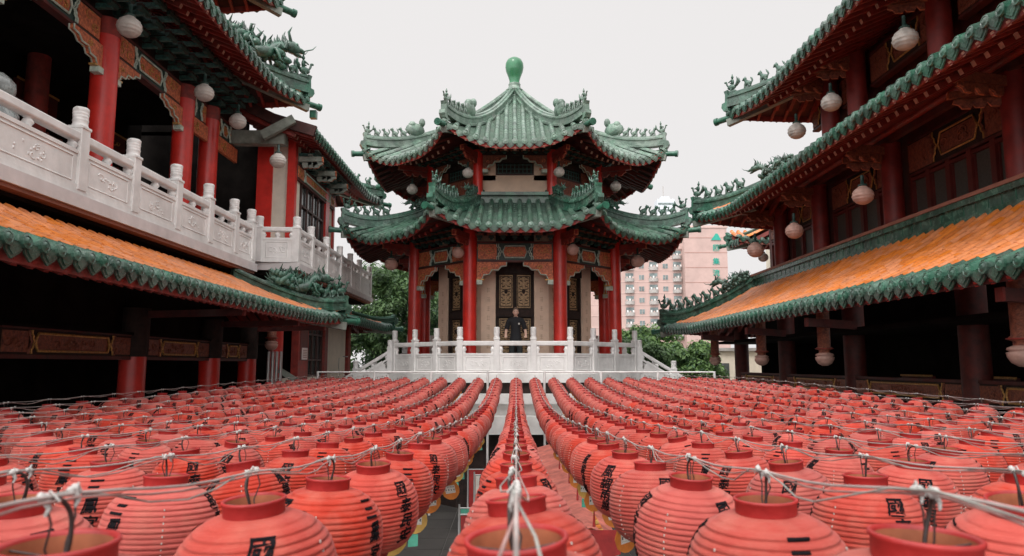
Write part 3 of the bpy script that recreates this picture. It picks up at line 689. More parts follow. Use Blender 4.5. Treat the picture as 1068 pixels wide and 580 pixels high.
# ================================================================ SIDE BUILDINGS
def skirt(parent, sg, X, Y0, Y1, z, T, rise, mg='green', mb_='orange', conc=.3, U=.3, F=.35, nfig=5, figs=1, span=(.02, .5), dragon_at=None, dsc=1, T2=None, um=('soffit', 'redwood', 'raftend', 'redwood'), hs=1.0, name='roof', end=True, W=2.0, hipm=None, pitch=.27, r=.075):
    """eave of a side building: the long slope faces the court, its far corner is hipped"""
    n = V((sg, 0, 0))
    p = Panel((sg * X, Y0, z), (0, 1, 0), n, Y1 - Y0, T, rise, conc, 0, 1.0, False, True, U, F, R(45), W)
    ps = [p]
    if end: ps.append(Panel((sg * X, Y1, z), n, (0, -1, 0), T2 or 5.0, T, rise, conc, 1.0, 0, True, False, U, F, R(45), W))
    return roof(parent, ps, mg, mb_, [(p, 1, dict(nfig=nfig, figs=figs, span=span, dragon_at=dragon_at, dsc=dsc, hs=hs, m=hipm or mg))], under_m=um, name=name, pitch=pitch, r=r), p
def vbox(b, x0, x1, y0, y1, z0, z1, m=0): b.box(((x0 + x1) / 2, (y0 + y1) / 2, (z0 + z1) / 2), (abs(x1 - x0), abs(y1 - y0), abs(z1 - z0)), m)

# ---------------------------------------------------------------- left hall
LH = thing('temple_hall', 'left temple hall with white marble balcony, red columns and an orange tiled skirt roof', 'temple hall', (-10, 9, 0))
b = MB()
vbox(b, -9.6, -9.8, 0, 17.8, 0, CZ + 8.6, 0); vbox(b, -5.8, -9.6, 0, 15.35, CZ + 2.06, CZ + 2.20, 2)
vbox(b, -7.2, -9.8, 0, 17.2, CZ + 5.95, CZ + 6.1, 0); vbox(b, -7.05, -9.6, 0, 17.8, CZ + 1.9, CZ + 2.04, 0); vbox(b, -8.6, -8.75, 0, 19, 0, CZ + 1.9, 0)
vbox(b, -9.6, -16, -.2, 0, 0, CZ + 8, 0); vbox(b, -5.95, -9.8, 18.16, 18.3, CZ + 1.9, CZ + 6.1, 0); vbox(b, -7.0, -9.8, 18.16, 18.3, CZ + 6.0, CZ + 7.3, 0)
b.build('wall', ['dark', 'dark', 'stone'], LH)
# columns upstairs
up_c = [(-7.0, yat(103, -7.0, 3.6)), (-7.0, yat(187, -7.0, 3.6)), (-7.0, yat(214, -7.0, 3.6)), (-7.0, yat(103, -7.0, 3.6) - 2.9), (-7.0, yat(103, -7.0, 3.6) - 5.8)]
up_y = sorted(y for _, y in up_c)
for x, y in up_c:
    b = MB(); b.lathe([(.215, CZ + 2.25), (.21, CZ + 5.6)], 28, 0, (x, y, 0)); b.lathe([(.218, CZ + 5.6), (.218, CZ + 5.9)], 28, 1, (x, y, 0)); b.lathe([(.27, CZ + 2.2), (.28, CZ + 2.3), (.22, CZ + 2.36)], 24, 2, (x, y, 0))
    b.build('column', ['red', 'redwood', 'stone'], LH)
ends = [0.2] + up_y + [17.6]
for i, (y0, y1) in enumerate(zip(ends, ends[1:])):
    if y1 - y0 < .6: continue
    frieze(LH, (-7.0, y1 - .21, 0), (-7.0, y0 + .21, 0), CZ + 5.42, CZ + 5.86, (1, 0, 0), 30 + i)
    if y1 - y0 > 1.8:
        w = min(.8, (y1 - y0) * .3)
        for yy, sg_ in ((y0 + .2, 1), (y1 - .2, -1)): b = MB(); spandrel(b, (-6.97, yy, CZ + 5.36), (0, sg_, 0), w, .5); b.build('spandrel', ['carve', 'gold', 'tealpale'], LH)
    else:
        b = MB(); b.box((-6.97, (y0 + y1) / 2, CZ + 5.2), (.08, y1 - y0 - .42, .34), 0); scroll(b, (-6.92, (y0 + y1) / 2, CZ + 5.2), (0, 1, 0), (0, 0, 1), .7, .3, 1, random.Random(4)); b.build('carved_board', ['carve', 'gold'], LH)
b = MB(); dougong(b, (-7.0, 1, 0), (-7.0, 16.6, 0), CZ + 5.92, V((1, 0, 0)), .8, .42, .5); vbox(b, -7.05, -7.2, .2, 17.4, CZ + 5.9, CZ + 6.6, 3); b.build('bracket_set', ['teal', 'greenpaint', 'darkwood', 'darkwood'], LH)
# inner rail and recessed things behind the columns
b = MB()
for z in (2.55, 2.85, 3.12): b.tube([(-8.0, 1, CZ + z), (-8.0, 15.2, CZ + z)], .02, 6)
for k in range(9): b.tube([(-8.0, 2 + 1.6 * k, CZ + 2.2), (-8.0, 2 + 1.6 * k, CZ + 3.35)], .028, 6)
b.build('handrail', ['grey'], LH)
b = MB()
for y in (7.2, 10.9, 13.2): b.lathe([(.2, CZ + 2.2), (.2, CZ + 6)], 20, 0, (-9.2, y, 0))
for k in range(22): vbox(b, -9.56, -9.52, 1 + .62 * k, 1.4 + .62 * k, CZ + 2.9, CZ + 3.9, 1)
b.build('inner_wall_panel', ['redwood', 'frame'], LH)
# balcony 1
bal_y = [.8, 2.2, 3.6, 5.0, 5.9, 7.05, yat(81.4, -5.7, 3), yat(137, -5.7, 3), yat(182, -5.7, 3), yat(216, -5.7, 3), yat(243, -5.7, 3)]
y_end = 15.2
bal_y = [y for y in bal_y if y < y_end - .5] + [y_end]
SLB = CZ + 2.0
b = MB(); vbox(b, -5.56, -7.4, .2, y_end + .15, SLB, SLB + .17, 0); vbox(b, -5.60, -7.4, .2, y_end + .11, SLB + .174, SLB + .24, 1); vbox(b, -5.6, -5.75, .2, y_end + .1, SLB - .004, SLB - .05, 2); vbox(b, -5.75, -7.0, .2, y_end + .1, SLB - .10, SLB - .004, 3)  # dark sheet under the slab paints in the shade over the skirt roof
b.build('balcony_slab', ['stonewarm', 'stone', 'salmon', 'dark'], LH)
balustrade(LH, [(-5.68, y, 0) for y in bal_y], SLB + .24, H=1.12, cap=.32, ps=.185, panel=(0, .44), rail=(.575, .68), nb=2, th=.13)
# balcony 2 (in front of the wing)
X2 = -4.93; y2 = 16.0
b = MB(); vbox(b, X2 + .12, -7, y2 - .1, 24.4, CZ + 2.12, CZ + 2.27, 0); vbox(b, X2 + .08, -7, y2 - .06, 24.36, CZ + 2.27, CZ + 2.33, 1); vbox(b, X2 + .06, X2 - .12, y2, 24.3, CZ + 2.06, CZ + 2.12, 2); vbox(b, X2 - .12, -7, y2, 24.3, CZ + 2.02, CZ + 2.115, 3)  # dark underside sheet, shade painted in as on the first balcony
b.build('balcony_slab', ['stonewarm', 'stone', 'salmon', 'dark'], LH)
ys2 = [16.0] + [yat(px, X2, 2.9) for px in (324, 340, 354, 365, 374.5)] + [24.3]
balustrade(LH, [(-5.75, 15.9, 0), (X2, 15.98, 0)], CZ + 2.30, H=1.06, cap=.3, ps=.17, panel=(0, .5), rail=(.66, .76), nb=1, postlist=(0,), th=.12)
balustrade(LH, [(X2, y, 0) for y in ys2], CZ + 2.30, H=1.06, cap=.3, ps=.17, panel=(0, .5), rail=(.66, .76), nb=2, th=.12)
balustrade(LH, [(X2, 24.35, 0), (-5.6, 24.35, 0), (-6.6, 24.35, 0)], CZ + 2.30, H=1.06, cap=.3, ps=.17, panel=(0, .5), rail=(.66, .76), nb=1, th=.12, postlist=(1, 2))
# roofs
skirt(LH, -1, 4.1, -1.0, 16.0, CZ + 1.01, 1.62, .72, nfig=3, figs=1.1, span=(.02, .17), dragon_at=.46, dsc=1.08, name='skirt_roof', hs=.75, U=.10, F=.34, T2=4, pitch=.226, r=.063, W=1.6, um=('soffit', 'redwood', 'redwood', 'redwood'))
tip = V((-5.04, 17.3, 0))
skirt(LH, -1, 5.45, -1.5, 16.9, CZ + 6.42, 2.6, 1.35, mg='green', mb_='orange', nfig=3, figs=1.25, span=(.02, .16), dragon_at=.36, dsc=1.6, name='upper_roof', U=.22, F=.4, hs=1.1, um=('soffit', 'redwood', 'raftend', 'redwood'))
skirt(LH, -1, 5.35, -1.5, 14.6, CZ + 7.70, 3.0, 1.6, mg='green', mb_='orange', nfig=3, figs=1, name='top_roof', U=.25, F=.3)
# lower storey
lc = [yat(px, -6.1, .2) for px in (139, 219, 258)]; 
for y in lc:
    b = MB(); b.lathe([(.2, 0), (.2, CZ + .9)], 26, 0, (-6.1, y, 0)); b.lathe([(.22, CZ + .12), (.23, CZ + .9)], 20, 1, (-6.1, y, 0)); b.build('column', ['red', 'darkwood'], LH)
e2 = [1.0, 5.2, 8.2] + lc + [17.2]
for i, (y0, y1) in enumerate(zip(e2, e2[1:])):
    if y1 - y0 > 1: frieze(LH, (-6.05, y1 - .2, 0), (-6.05, y0 + .2, 0), CZ + .12, CZ + .44, (1, 0, 0), 50 + i, dk=True)
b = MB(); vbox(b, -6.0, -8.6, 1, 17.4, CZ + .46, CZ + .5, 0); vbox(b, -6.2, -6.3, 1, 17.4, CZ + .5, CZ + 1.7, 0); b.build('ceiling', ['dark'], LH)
for y in (yat(283, -5.65, .4),):
    b = MB(); lotus_post(b, (-5.65, y), CZ + 1.25, CZ + .32, .15); b.build('hanging_post', ['carvedk', 'lamppink', 'redwood'], LH)
b = MB()
for y in lc: b = MB(); b.beam((-4.35, y, CZ + .84), (-6.0, y, CZ + .8), .09, .11, 0); b.box((-4.34, y, CZ + .84), (.03, .10, .12), 1); b.build('bracket_arm', ['reddark', 'redwood'], LH)
# ---------------------------------------------------------------- wing behind the left hall
LW = thing('temple_wing', 'narrower far wing of the left hall with cream walls, red posts and tall windows', 'temple wing', (-8, 21, 0))
b = MB()   # upper storey: wall facing the court front and its long side
zf, zt = CZ + 2.33, CZ + 5.9
vbox(b, -5.66, -6.2, 17.9, 18.15, zf, zt, 0); vbox(b, -6.6, -9.6, 18.2, 18.3, zf, zt, 1)
vbox(b, -5.6, -5.7, 17.9, 18.3, zf, zt, 0); vbox(b, -5.6, -5.7, 21.0, 21.7, zf, zt, 0); vbox(b, -5.9, -9, 21.65, 21.75, zf, zt, 0); vbox(b, -5.72, -5.8, 17.9, 21.6, zf, zt, 1)
b.build('upper_wall', ['creamwhite', 'dark'], LW)
b = MB(); vbox(b, -6.18, -6.58, 17.85, 18.1, zf, zt, 0); b.build('post', ['red'], LW)
b = MB(); vbox(b, -5.56, -5.76, 17.74, 17.92, zf, zt, 0); b.build('post', ['red'], LW)
for y in (20.7,): b = MB(); vbox(b, -5.53, -5.7, y, y + .4, zf, zt, 0); b.build('post', ['red'], LW)
b = MB(); vbox(b, -5.54, -5.72, 21.65, 21.8, zf, zt, 0); b.build('post', ['red'], LW)
def tall_window(parent, x, y0, y1, z0, z1, n=4, sg=1):
    g = MB(); vbox(g, x - .03 * sg, x - .05 * sg, y0, y1, z0, z1, 0); w = g.build('window', ['glass'], parent)
    f = MB(); t = .05
    for k in range(n + 1): vbox(f, x - .02 * sg, x + .03 * sg, y0 + (y1 - y0) * k / n - t / 2, y0 + (y1 - y0) * k / n + t / 2, z0, z1, 0)
    for z in (z0, z0 + (z1 - z0) * .28, z0 + (z1 - z0) * .75, z1): vbox(f, x - .025 * sg, x + .025 * sg, y0, y1, z - t / 2, z + t / 2, 0)
    f.build('frame', ['frame'], w)
tall_window(LW, -5.6, 18.4, 20.6, zf, zt - 1.1, 4)
frieze(LW, (-5.55, 21.7, 0), (-5.55, 17.9, 0), CZ + 4.80, CZ + 5.15, (1, 0, 0), 71)
b = MB(); dougong(b, (-5.6, 17.9, 0), (-5.6, 21.8, 0), CZ + 5.18, V((1, 0, 0)), .5, .35, .5); b.build('bracket_set', ['teal', 'greenpaint', 'palewood'], LW)
b = MB()
for y in (18.0, 19.4, 20.8): b = MB(); arm(b, (-5.55, y, CZ + 5.3), (1, 0, 0), .6, 0, 1, .11); b.build('bracket_arm', ['palewood', 'carve'], LW)
skirt(LW, -1, 4.9, 17.0, 24.7, CZ + 5.72, 2.2, .9, nfig=3, figs=.95, span=(.02, .3), name='upper_roof', U=.12, F=.3, T2=4.5, mg='green', um=('soffit', 'redwood', 'raftend', 'reddark'), W=1.6)
b = MB(); b.beam((-4.85, 16.93, CZ + 5.70), (-5.9, 16.93, CZ + 6.02), .1, .26, 0); b.beam((-5.9, 16.93, CZ + 6.02), (-7.1, 16.93, CZ + 6.62), .1, .26, 0); b.build('bargeboard', ['soffit'], LW)
b = MB(); b.beam((-7.3, 17.2, CZ + 5.62), (-5.65, 17.2, CZ + 5.60), .26, .34, 0); b.beam((-6.1, 16.8, CZ + 5.55), (-5.35, 16.84, CZ + 5.98), .14, .22, 0); b.box((-5.05, 17.42, CZ + 6.3), (.16, .16, .2), 1)
b.build('grey_beam', ['palewood', 'greendark'], LW)
# lower storey of the wing
zf, zt = 0, CZ + 1.9
b = MB(); vbox(b, -5.6, -5.75, 17.9, 24.1, 0, CZ - .35, 0); vbox(b, -5.6, -5.75, 21.3, 24.0, CZ - .35, zt, 0); vbox(b, -5.76, -5.9, 17.9, 24.0, CZ - .35, zt, 1); vbox(b, -5.76, -8.6, 17.95, 18.1, 0, zt, 1); vbox(b, -5.8, -9, 24.0, 24.1, 0, zt, 0)
b.build('lower_wall', ['creamwhite', 'dark'], LW)
tall_window(LW, -5.6, 18.9, 20.9, CZ - .3, CZ + 1.2, 4)
b = MB(); vbox(b, -5.5, -5.72, 20.95, 21.28, 0, zt, 0); b.build('post', ['redwood'], LW)
b = MB(); vbox(b, -5.5, -5.7, 23.95, 24.3, 0, zt, 0); b.build('post', ['redwood'], LW)
b = MB(); b.lathe([(.17, 0), (.17, CZ + 1.2)], 20, 0, (-5.8, 17.5, 0)); b.build('column', ['red'], LW)
b = MB(); vbox(b, -5.4, -5.58, 18.02, 18.9, 0, CZ + 1.2, 0); vbox(b, -5.385, -5.4, 18.15, 18.8, CZ + .1, CZ + 1.05, 1); b.build('door', ['redwood', 'reddark'], LW)
b = MB(); vbox(b, -5.36, -5.38, 18.25, 18.7, CZ + .12, CZ + .42, 0)
for k in range(5): vbox(b, -5.355, -5.359, 18.3, 18.65, CZ + .17 + .045 * k, CZ + .185 + .045 * k, 1)
b.build('notice', ['notice', 'carvedk'], LW)
b = MB(); b.tube([(-5.5, 23.2, CZ + .25), (-5.42, 23.2, CZ + .25), (-5.42, 23.5, CZ + .25)], .02, 6); b.tube([(-5.57, 23.0, CZ + .2), (-5.55, 22.9, CZ - .1), (-5.55, 23.05, CZ - .35)], .012, 5); b.build('door_handle', ['grey'], LW)
skirt(LW, -1, 4.45, 20.2, 25.6, CZ + 1.28, 1.5, .5, nfig=0, name='lower_roof', U=.12, F=.2, T2=4, W=1.4, hs=.6, hipm='greendark', um=('soffit', 'reddark', 'redwood', 'reddark'), mg='greendark')
# grey service poles and sloping handrail by the wing
po = thing('handrail_stand', 'grey metal poles and sloping handrail beside the far end of the left lanterns', 'handrail', (-5.2, 15.6, 0))
b = MB()
for k in range(4): b.tube([(-5.35 + .09 * k, 15.7, 0), (-5.35 + .09 * k, 15.7, CZ + .28)], .035, 8)
b.build('pole', ['grey'], po)
b = MB(); b.beam((-5.15, 15.8, CZ - .12), (-4.35, 15.9, CZ - .62), .08, .12, 0); b.beam((-4.36, 15.9, CZ - .6), (-4.36, 15.9, 0), .08, .08, 0); b.build('sloping_rail', ['palewood'], po)

# ---------------------------------------------------------------- right hall
RH = thing('temple_hall', 'right temple hall with three stacked eaves, dark red walls and an orange tiled skirt roof', 'temple hall', (10, 11, 0))
b = MB()
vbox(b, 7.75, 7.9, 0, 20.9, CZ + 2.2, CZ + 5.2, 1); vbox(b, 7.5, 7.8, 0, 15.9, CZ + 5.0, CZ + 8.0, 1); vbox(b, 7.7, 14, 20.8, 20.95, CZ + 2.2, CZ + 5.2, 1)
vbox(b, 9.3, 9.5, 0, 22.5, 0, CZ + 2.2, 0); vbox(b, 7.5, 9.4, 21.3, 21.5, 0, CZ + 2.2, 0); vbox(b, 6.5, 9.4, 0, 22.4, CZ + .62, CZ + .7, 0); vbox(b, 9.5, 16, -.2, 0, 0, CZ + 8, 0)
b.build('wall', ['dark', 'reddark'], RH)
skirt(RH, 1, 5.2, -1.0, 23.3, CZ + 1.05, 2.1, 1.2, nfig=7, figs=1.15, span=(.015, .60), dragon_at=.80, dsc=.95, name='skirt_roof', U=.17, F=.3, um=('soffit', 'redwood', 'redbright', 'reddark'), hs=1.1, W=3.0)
b = MB()
for z0, z1, w in ((2.22, 2.34, .12), (2.34, 2.52, .05), (2.52, 2.62, .10)): vbox(b, 7.32 - w, 7.6, 0, 21.4, CZ + z0, CZ + z1, 0); vbox(b, 7.32 - w, 12, 21.2, 21.2 + w, CZ + z0, CZ + z1, 0)
for k in range(70): vbox(b, 7.262, 7.28, .1 + .3 * k, .112 + .3 * k, CZ + 2.35, CZ + 2.51, 2)
vbox(b, 7.2, 7.6, 0, 21.4, CZ + 2.62, CZ + 2.68, 1); b.build('ridge_band', ['green', 'salmon', 'greendark'], RH)
rc = [yat(px, 7.45, 3.2) for px in (932, 856, 815)]; rc = [rc[0] - 6.9, rc[0] - 3.45] + rc
for y in rc:
    b = MB(); b.lathe([(.19, CZ + 2.66), (.19, CZ + 4.3)], 24, 0, (7.45, y, 0)); b.build('column', ['redcol'], RH)
e3 = [.2] + rc + [20.9]
for i, (y0, y1) in enumerate(zip(e3, e3[1:])):
    if y1 - y0 < .8: continue
    frieze(RH, (7.68, y0 + .2, 0), (7.68, y1 - .2, 0), CZ + 3.62, CZ + 4.22, (-1, 0, 0), 80 + i, dk=True)
    nn = max(2, int(round((y1 - y0) / .75))); L = y1 - y0 - .5
    for k in range(nn):
        a0 = y0 + .25 + L * k / nn + .03; a1 = y0 + .25 + L * (k + 1) / nn - .03
        g = MB(); vbox(g, 7.70, 7.72, a0, a1, CZ + 2.75, CZ + 3.5, 0); w = g.build('window', ['winshade'], RH)
        f = MB()
        for c in (a0, a1): vbox(f, 7.64, 7.71, c - .03, c + .03, CZ + 2.72, CZ + 3.56, 0)
        for z in (2.75, 3.5): vbox(f, 7.645, 7.705, a0, a1, CZ + z - .03, CZ + z + .03, 0)
        for c in (a0 + .07, a1 - .07): vbox(f, 7.67, 7.70, c - .008, c + .008, CZ + 2.80, CZ + 3.46, 0)
        f.build('frame', ['redframe'], w)
b = MB(); vbox(b, 7.3, 7.4, .2, 20.8, CZ + 4.28, CZ + 4.4, 0); b.tube([(7.2, .2, CZ + 4.42), (7.2, 20.6, CZ + 4.42)], .07, 8, 1); b.tube([(6.5, .2, CZ + 4.32), (6.5, 20.2, CZ + 4.32)], .055, 8, 1)
b.build('purlin', ['reddark', 'redwood'], RH)
b = MB(); dougong(b, (7.4, 1, 0), (7.4, 20.6, 0), CZ + 4.42, V((-1, 0, 0)), .5, .3, .7); b.build('bracket_set', ['reddark', 'darkwood', 'redwood'], RH)
skirt(RH, 1, 5.6, -1.0, 19.95, CZ + 3.98, 2.2, 1.15, nfig=5, figs=1.05, span=(.02, .40), dragon_at=.7, dsc=.9, name='middle_roof', U=.30, F=.40, hs=1.0, um=('reddark', 'redwood', 'raftend', 'redwood'), W=2.6)
uc = [yat(px, 7.0, 5.4) for px in (980, 894, 866)]; uc = [uc[0] - 6.0, uc[0] - 3] + uc
for y in uc:
    b = MB(); b.lathe([(.19, CZ + 5.0), (.19, CZ + 6.5)], 24, 0, (7.0, y, 0)); b.build('column', ['redcol'], RH)
e4 = [.2] + uc + [16.6]
for i, (y0, y1) in enumerate(zip(e4, e4[1:])):
    if y1 - y0 > .8: frieze(RH, (7.2, y0 + .2, 0), (7.2, y1 - .2, 0), CZ + 5.55, CZ + 6.15, (-1, 0, 0), 90 + i, dk=True)
skirt(RH, 1, 5.6, -1.0, 16.6, CZ + 5.98, 2.8, 1.4, nfig=4, figs=.95, span=(.02, .3), dragon_at=.75, dsc=.8, name='top_roof', U=.16, F=.35, um=('reddark', 'redwood', 'raftend', 'redwood'), W=2.2)
for y, z, L, x in [(q, 4.15, 1.15, 7.4) for q in rc] + [(q, 6.15, 1.1, 7.0) for q in uc]:
    for dy_, l_, s_, dz_ in ((-.25, 1, .13, 0), (.35, .7, .09, -.1)): b = MB(); arm(b, (x, y, CZ + z + dz_), (-1, dy_, 0), L * l_, 0, 1, s_); b.build('bracket_arm', ['carvedk', 'carve'], RH)
# lower storey right
for px in (857, 792, 744): pass
lp_y = [yat(px, 5.9, .3) for px in (1062, 857, 792, 744)]; lp_y = [lp_y[0] - 4] + lp_y
for y in lp_y:
    b = MB(); lotus_post(b, (5.95, y), CZ + 1.0, CZ - .03, .165); b.build('hanging_post', ['carvedk', 'lamppink', 'redwood'], RH)
b = MB()
for y in lp_y: b = MB(); b.beam((5.5, y - .35, CZ + .78), (6.4, y - .35, CZ + .72), .12, .15, 0); b.box((5.49, y - .35, CZ + .78), (.03, .13, .16), 1); b.build('bracket_arm', ['reddark', 'redwood'], RH)
lr = [3.0, 7.2, 11.4, 15.4, 19.2, yat(774, 7.4, 0)]
for y in lr:
    b = MB(); b.lathe([(.22, 0), (.22, CZ + 1.5)], 24, 0, (7.4, y, 0)); b.build('column', ['reddark'], RH)
for i, (y0, y1) in enumerate(zip(lr, lr[1:])): frieze(RH, (7.3, y0 + .2, 0), (7.3, y1 - .2, 0), CZ - .62, CZ - .30, (-1, 0, 0), 100 + i, dk=True)
# small rear wing of the right hall
RW = thing('temple_wing', 'small far wing whose green eave tip shows behind the right hall', 'temple wing', (11, 28, 0))
b = MB(); vbox(b, 10.6, 14, 27.9, 29.3, 0, CZ + 5.4, 0); b.build('wall', ['creamwhite'], RW)
skirt(RW, 1, 8.65, 26.5, 27.7, CZ + 4.68, 1.1, .5, nfig=0, name='roof', U=.12, F=.1, hs=.6, W=1.0)
pf = Panel((8.65, 26.5, CZ + 4.68), (1, 0, 0), (0, 1, 0), 6, 1.1, .5, .3, 0, 0, True, False, .12, .1, R(45), 1.0)
roof(RW, [pf], 'green', 'orange', (), name='end_roof')

# dim fittings deep in the halls: altar tables, lattice doors and plaques on the inner walls
for side, par, xw, zb in ((-1, LH, 8.58, 0), (1, RH, 9.28, 0), (-1, LH, 9.58, CZ + 2.2)):
    for k in range(6):
        y = 3.2 + 2.6 * k; f = MB(); xs = side * xw
        h = 2.6 if zb == 0 else 2.5
        vbox(f, xs - side * .02, xs - side * .06, y - .9, y + .9, zb + .1, zb + h, 0)
        for q in range(5): vbox(f, xs - side * .06, xs - side * .10, y - .88 + .44 * q - .03, y - .88 + .44 * q + .03, zb + .1, zb + h, 1)
        for q in range(4): vbox(f, xs - side * .06, xs - side * .095, y - .9, y + .9, zb + .12 + (h - .2) * q / 3 - .03, zb + .12 + (h - .2) * q / 3 + .03, 1)
        f.build('lattice_door', ['darkwood', 'redwood'], par)
        if zb == 0 and side < 0: continue
        b = MB(); vbox(b, xs - side * .05, xs - side * .14, y - .6, y + .6, zb + h + .25, zb + h + .75, 0); scroll(b, (xs - side * .15, y, zb + h + .5), (0, 1, 0), (0, 0, 1), .9, .3, 1, random.Random(k), .014)
        for zz in (.25, .75): vbox(b, xs - side * .13, xs - side * .16, y - .62, y + .62, zb + h + zz - .02, zb + h + zz + .02, 1)
        b.build('plaque', ['reddark', 'gold'], par)

# ---------------------------------------------------------------- lamps of the halls
for px, py, X, sc, pink, lab in (
    (135, 27, -6.2, 1.0, 0, 'largest round white lamp hanging above the marble balcony at top left'),
    (213, 96, -6.2, 1.0, 0, 'round white lamp over the balcony between the second and third red columns'),
    (248, 126, -6.2, 1.0, 0, 'round white lamp right of the last red balcony column'),
    (290, 167, -5.2, .95, 0, 'round white lamp below the grey beam at the left wing corner'),
    (944, 40, 6.2, 1.0, 0, 'largest round white lamp hanging under the top right eave'),
    (867, 106, 6.2, 1.0, 0, 'middle one of three white lamps hanging under the top right eave'),
    (831, 136, 6.2, 1.0, 0, 'smallest white lamp at the far end of the top right eave'),
    (900, 203, 6.2, .95, 1, 'pink bowl lamp by a dark red column under the middle right eave'),
    (828.5, 240, 6.2, 1.0, 1, 'pink bowl lamp further along under the middle right eave'),
    (788, 260, 6.2, 1.1, 1, 'far pink bowl lamp under the middle right eave beside the open sky'),
    (796, 268, 7.2, .75, 0, 'small white lamp against the sky just right of a pink one')):
    lamp(onX(px, py, X), lab, sc, bool(pink))
# wrapped bundle on the balcony corridor
M['plastic'] = mat('cloudy_plastic', (.34, .37, .36), .25, .3, 7, .5, 12)
b = MB(); b.ball((0, 0, .55), (.33, .42, .6), 0, 20); b.ball((0, .1, 1.12), (.22, .28, .22), 0, 16); b.tube([(0, -.3, 0), (0, -.3, .5)], .2, 12, 0)
o = b.build('wrapped_statue', ['plastic']); o.location = (-6.35, 8.25, CZ + 2.24)
dm = o.modifiers.new('folds', 'DISPLACE'); tx = bpy.data.textures.new('folds', 'CLOUDS'); tx.noise_scale = .25; dm.texture = tx; dm.strength = .15; dm.mid_level = .5
tag(o, 'statue wrapped in cloudy plastic behind the balcony rail at far left', 'statue')
# ================================================================ LANTERNS
LR, LW_, LH_ = .145, .054, .245           # body radius, collar radius, body height
# paper body profile: shoulder under the collar, round belly, horizontal wire ribs
def body_r(z):                             # z from 0 (top) to -LH_
    u = -z / LH_; x = 2 * u - 1
    return LW_ * .92 + (LR - LW_ * .92) * max(0, 1 - abs(x) ** 2.45) ** .58
M['paper'] = None
def paper_mat():
    m = mat('red_paper', (.56, .054, .030), .65, .08, 5, .10, 60, col2=(.45, .035, .020), spec=.3)
    nt = m.node_tree; N = nt.nodes; L = nt.links; b = N['Principled BSDF']
    base = b.inputs['Base Color'].links[0].from_socket
    oi = N.new('ShaderNodeObjectInfo'); hs = N.new('ShaderNodeHueSaturation')
    mr = N.new('ShaderNodeMapRange'); mr.inputs['To Min'].default_value = .86; mr.inputs['To Max'].default_value = 1.08
    L.new(oi.outputs['Random'], mr.inputs['Value']); L.new(mr.outputs['Result'], hs.inputs['Value'])
    mr2 = N.new('ShaderNodeMapRange'); mr2.inputs['To Min'].default_value = .88; mr2.inputs['To Max'].default_value = 1.04
    ml = N.new('ShaderNodeMath'); ml.operation = 'FRACT'; m3 = N.new('ShaderNodeMath'); m3.operation = 'MULTIPLY'; m3.inputs[1].default_value = 7.31
    L.new(oi.outputs['Random'], m3.inputs[0]); L.new(m3.outputs[0], ml.inputs[0]); L.new(ml.outputs[0], mr2.inputs['Value']); L.new(mr2.outputs['Result'], hs.inputs['Saturation'])
    L.new(base, hs.inputs['Color'])
    # dusty pink mottling all over the paper, lightened to paint the haze of lit tops
    tc = N.new('ShaderNodeTexCoord'); no = N.new('ShaderNodeTexNoise'); no.inputs['Scale'].default_value = 14; no.inputs['Detail'].default_value = 8
    L.new(tc.outputs['Object'], no.inputs['Vector'])
    rp = N.new('ShaderNodeValToRGB'); rp.color_ramp.elements[0].position = .42; rp.color_ramp.elements[0].color = (0, 0, 0, 1); rp.color_ramp.elements[1].position = .75; rp.color_ramp.elements[1].color = (.42, .42, .42, 1)
    L.new(no.outputs['Fac'], rp.inputs['Fac'])
    mx = N.new('ShaderNodeMixRGB'); mx.inputs['Color2'].default_value = (.62, .24, .175, 1)
    L.new(rp.outputs['Color'], mx.inputs['Fac']); L.new(hs.outputs['Color'], mx.inputs['Color1'])
    L.new(mx.outputs['Color'], b.inputs['Base Color'])
    b.inputs['Sheen Weight'].default_value = .2; b.inputs['Sheen Roughness'].default_value = .5; b.inputs['Sheen Tint'].default_value = (1, .8, .75, 1)
    t = N.new('ShaderNodeBsdfTranslucent'); L.new(mx.outputs['Color'], t.inputs['Color'])
    ms = N.new('ShaderNodeMixShader'); ms.inputs['Fac'].default_value = .2
    o = N['Material Output']; L.new(b.outputs[0], ms.inputs[1]); L.new(t.outputs[0], ms.inputs[2]); L.new(ms.outputs[0], o.inputs[0])
    return m
M['paper'] = paper_mat()
M['ink'] = mat('black_ink', (.010, .008, .010), .85, .3, 30, spec=.1)
M['collar'] = mat('red_collar', (.34, .020, .018), .5, .2, 9, .1, 40, col2=(.24, .012, .012))
M['inside'] = mat('collar_inside', (.42, .13, .06), .7, .2, 9)
M['wire'] = mat('dark_wire', (.045, .028, .025), .5, .3, 20)
M['tie'] = mat('white_tie', (.50, .48, .46), .6, .12, 30, .4, 120)
M['cable'] = mat('pale_cable', (.44, .38, .36), .45, .2, 9)
M['cable2'] = mat('red_brown_cable', (.42, .26, .24), .45, .25, 9)
M['cable3'] = mat('green_grey_cable', (.34, .36, .33), .4, .25, 9)
M['tago'] = mat('orange_tag', (.75, .24, .04), .6, .2, 8, transl=.2)
M['tagy'] = mat('yellow_tag', (.70, .42, .10), .6, .2, 8, transl=.2)
M['lab'] = mat('white_label', (.66, .62, .56), .7, .1, 8)
M['staple'] = mat('silver_staple', (.70, .68, .62), .3, .1, 8, metal=.4)
M['strip'] = mat('pink_paper_strip', (.72, .22, .17), .7, .2, 4, transl=.25)
M['gstrip'] = mat('green_paper_strip', (.08, .36, .25), .7, .2, 8)
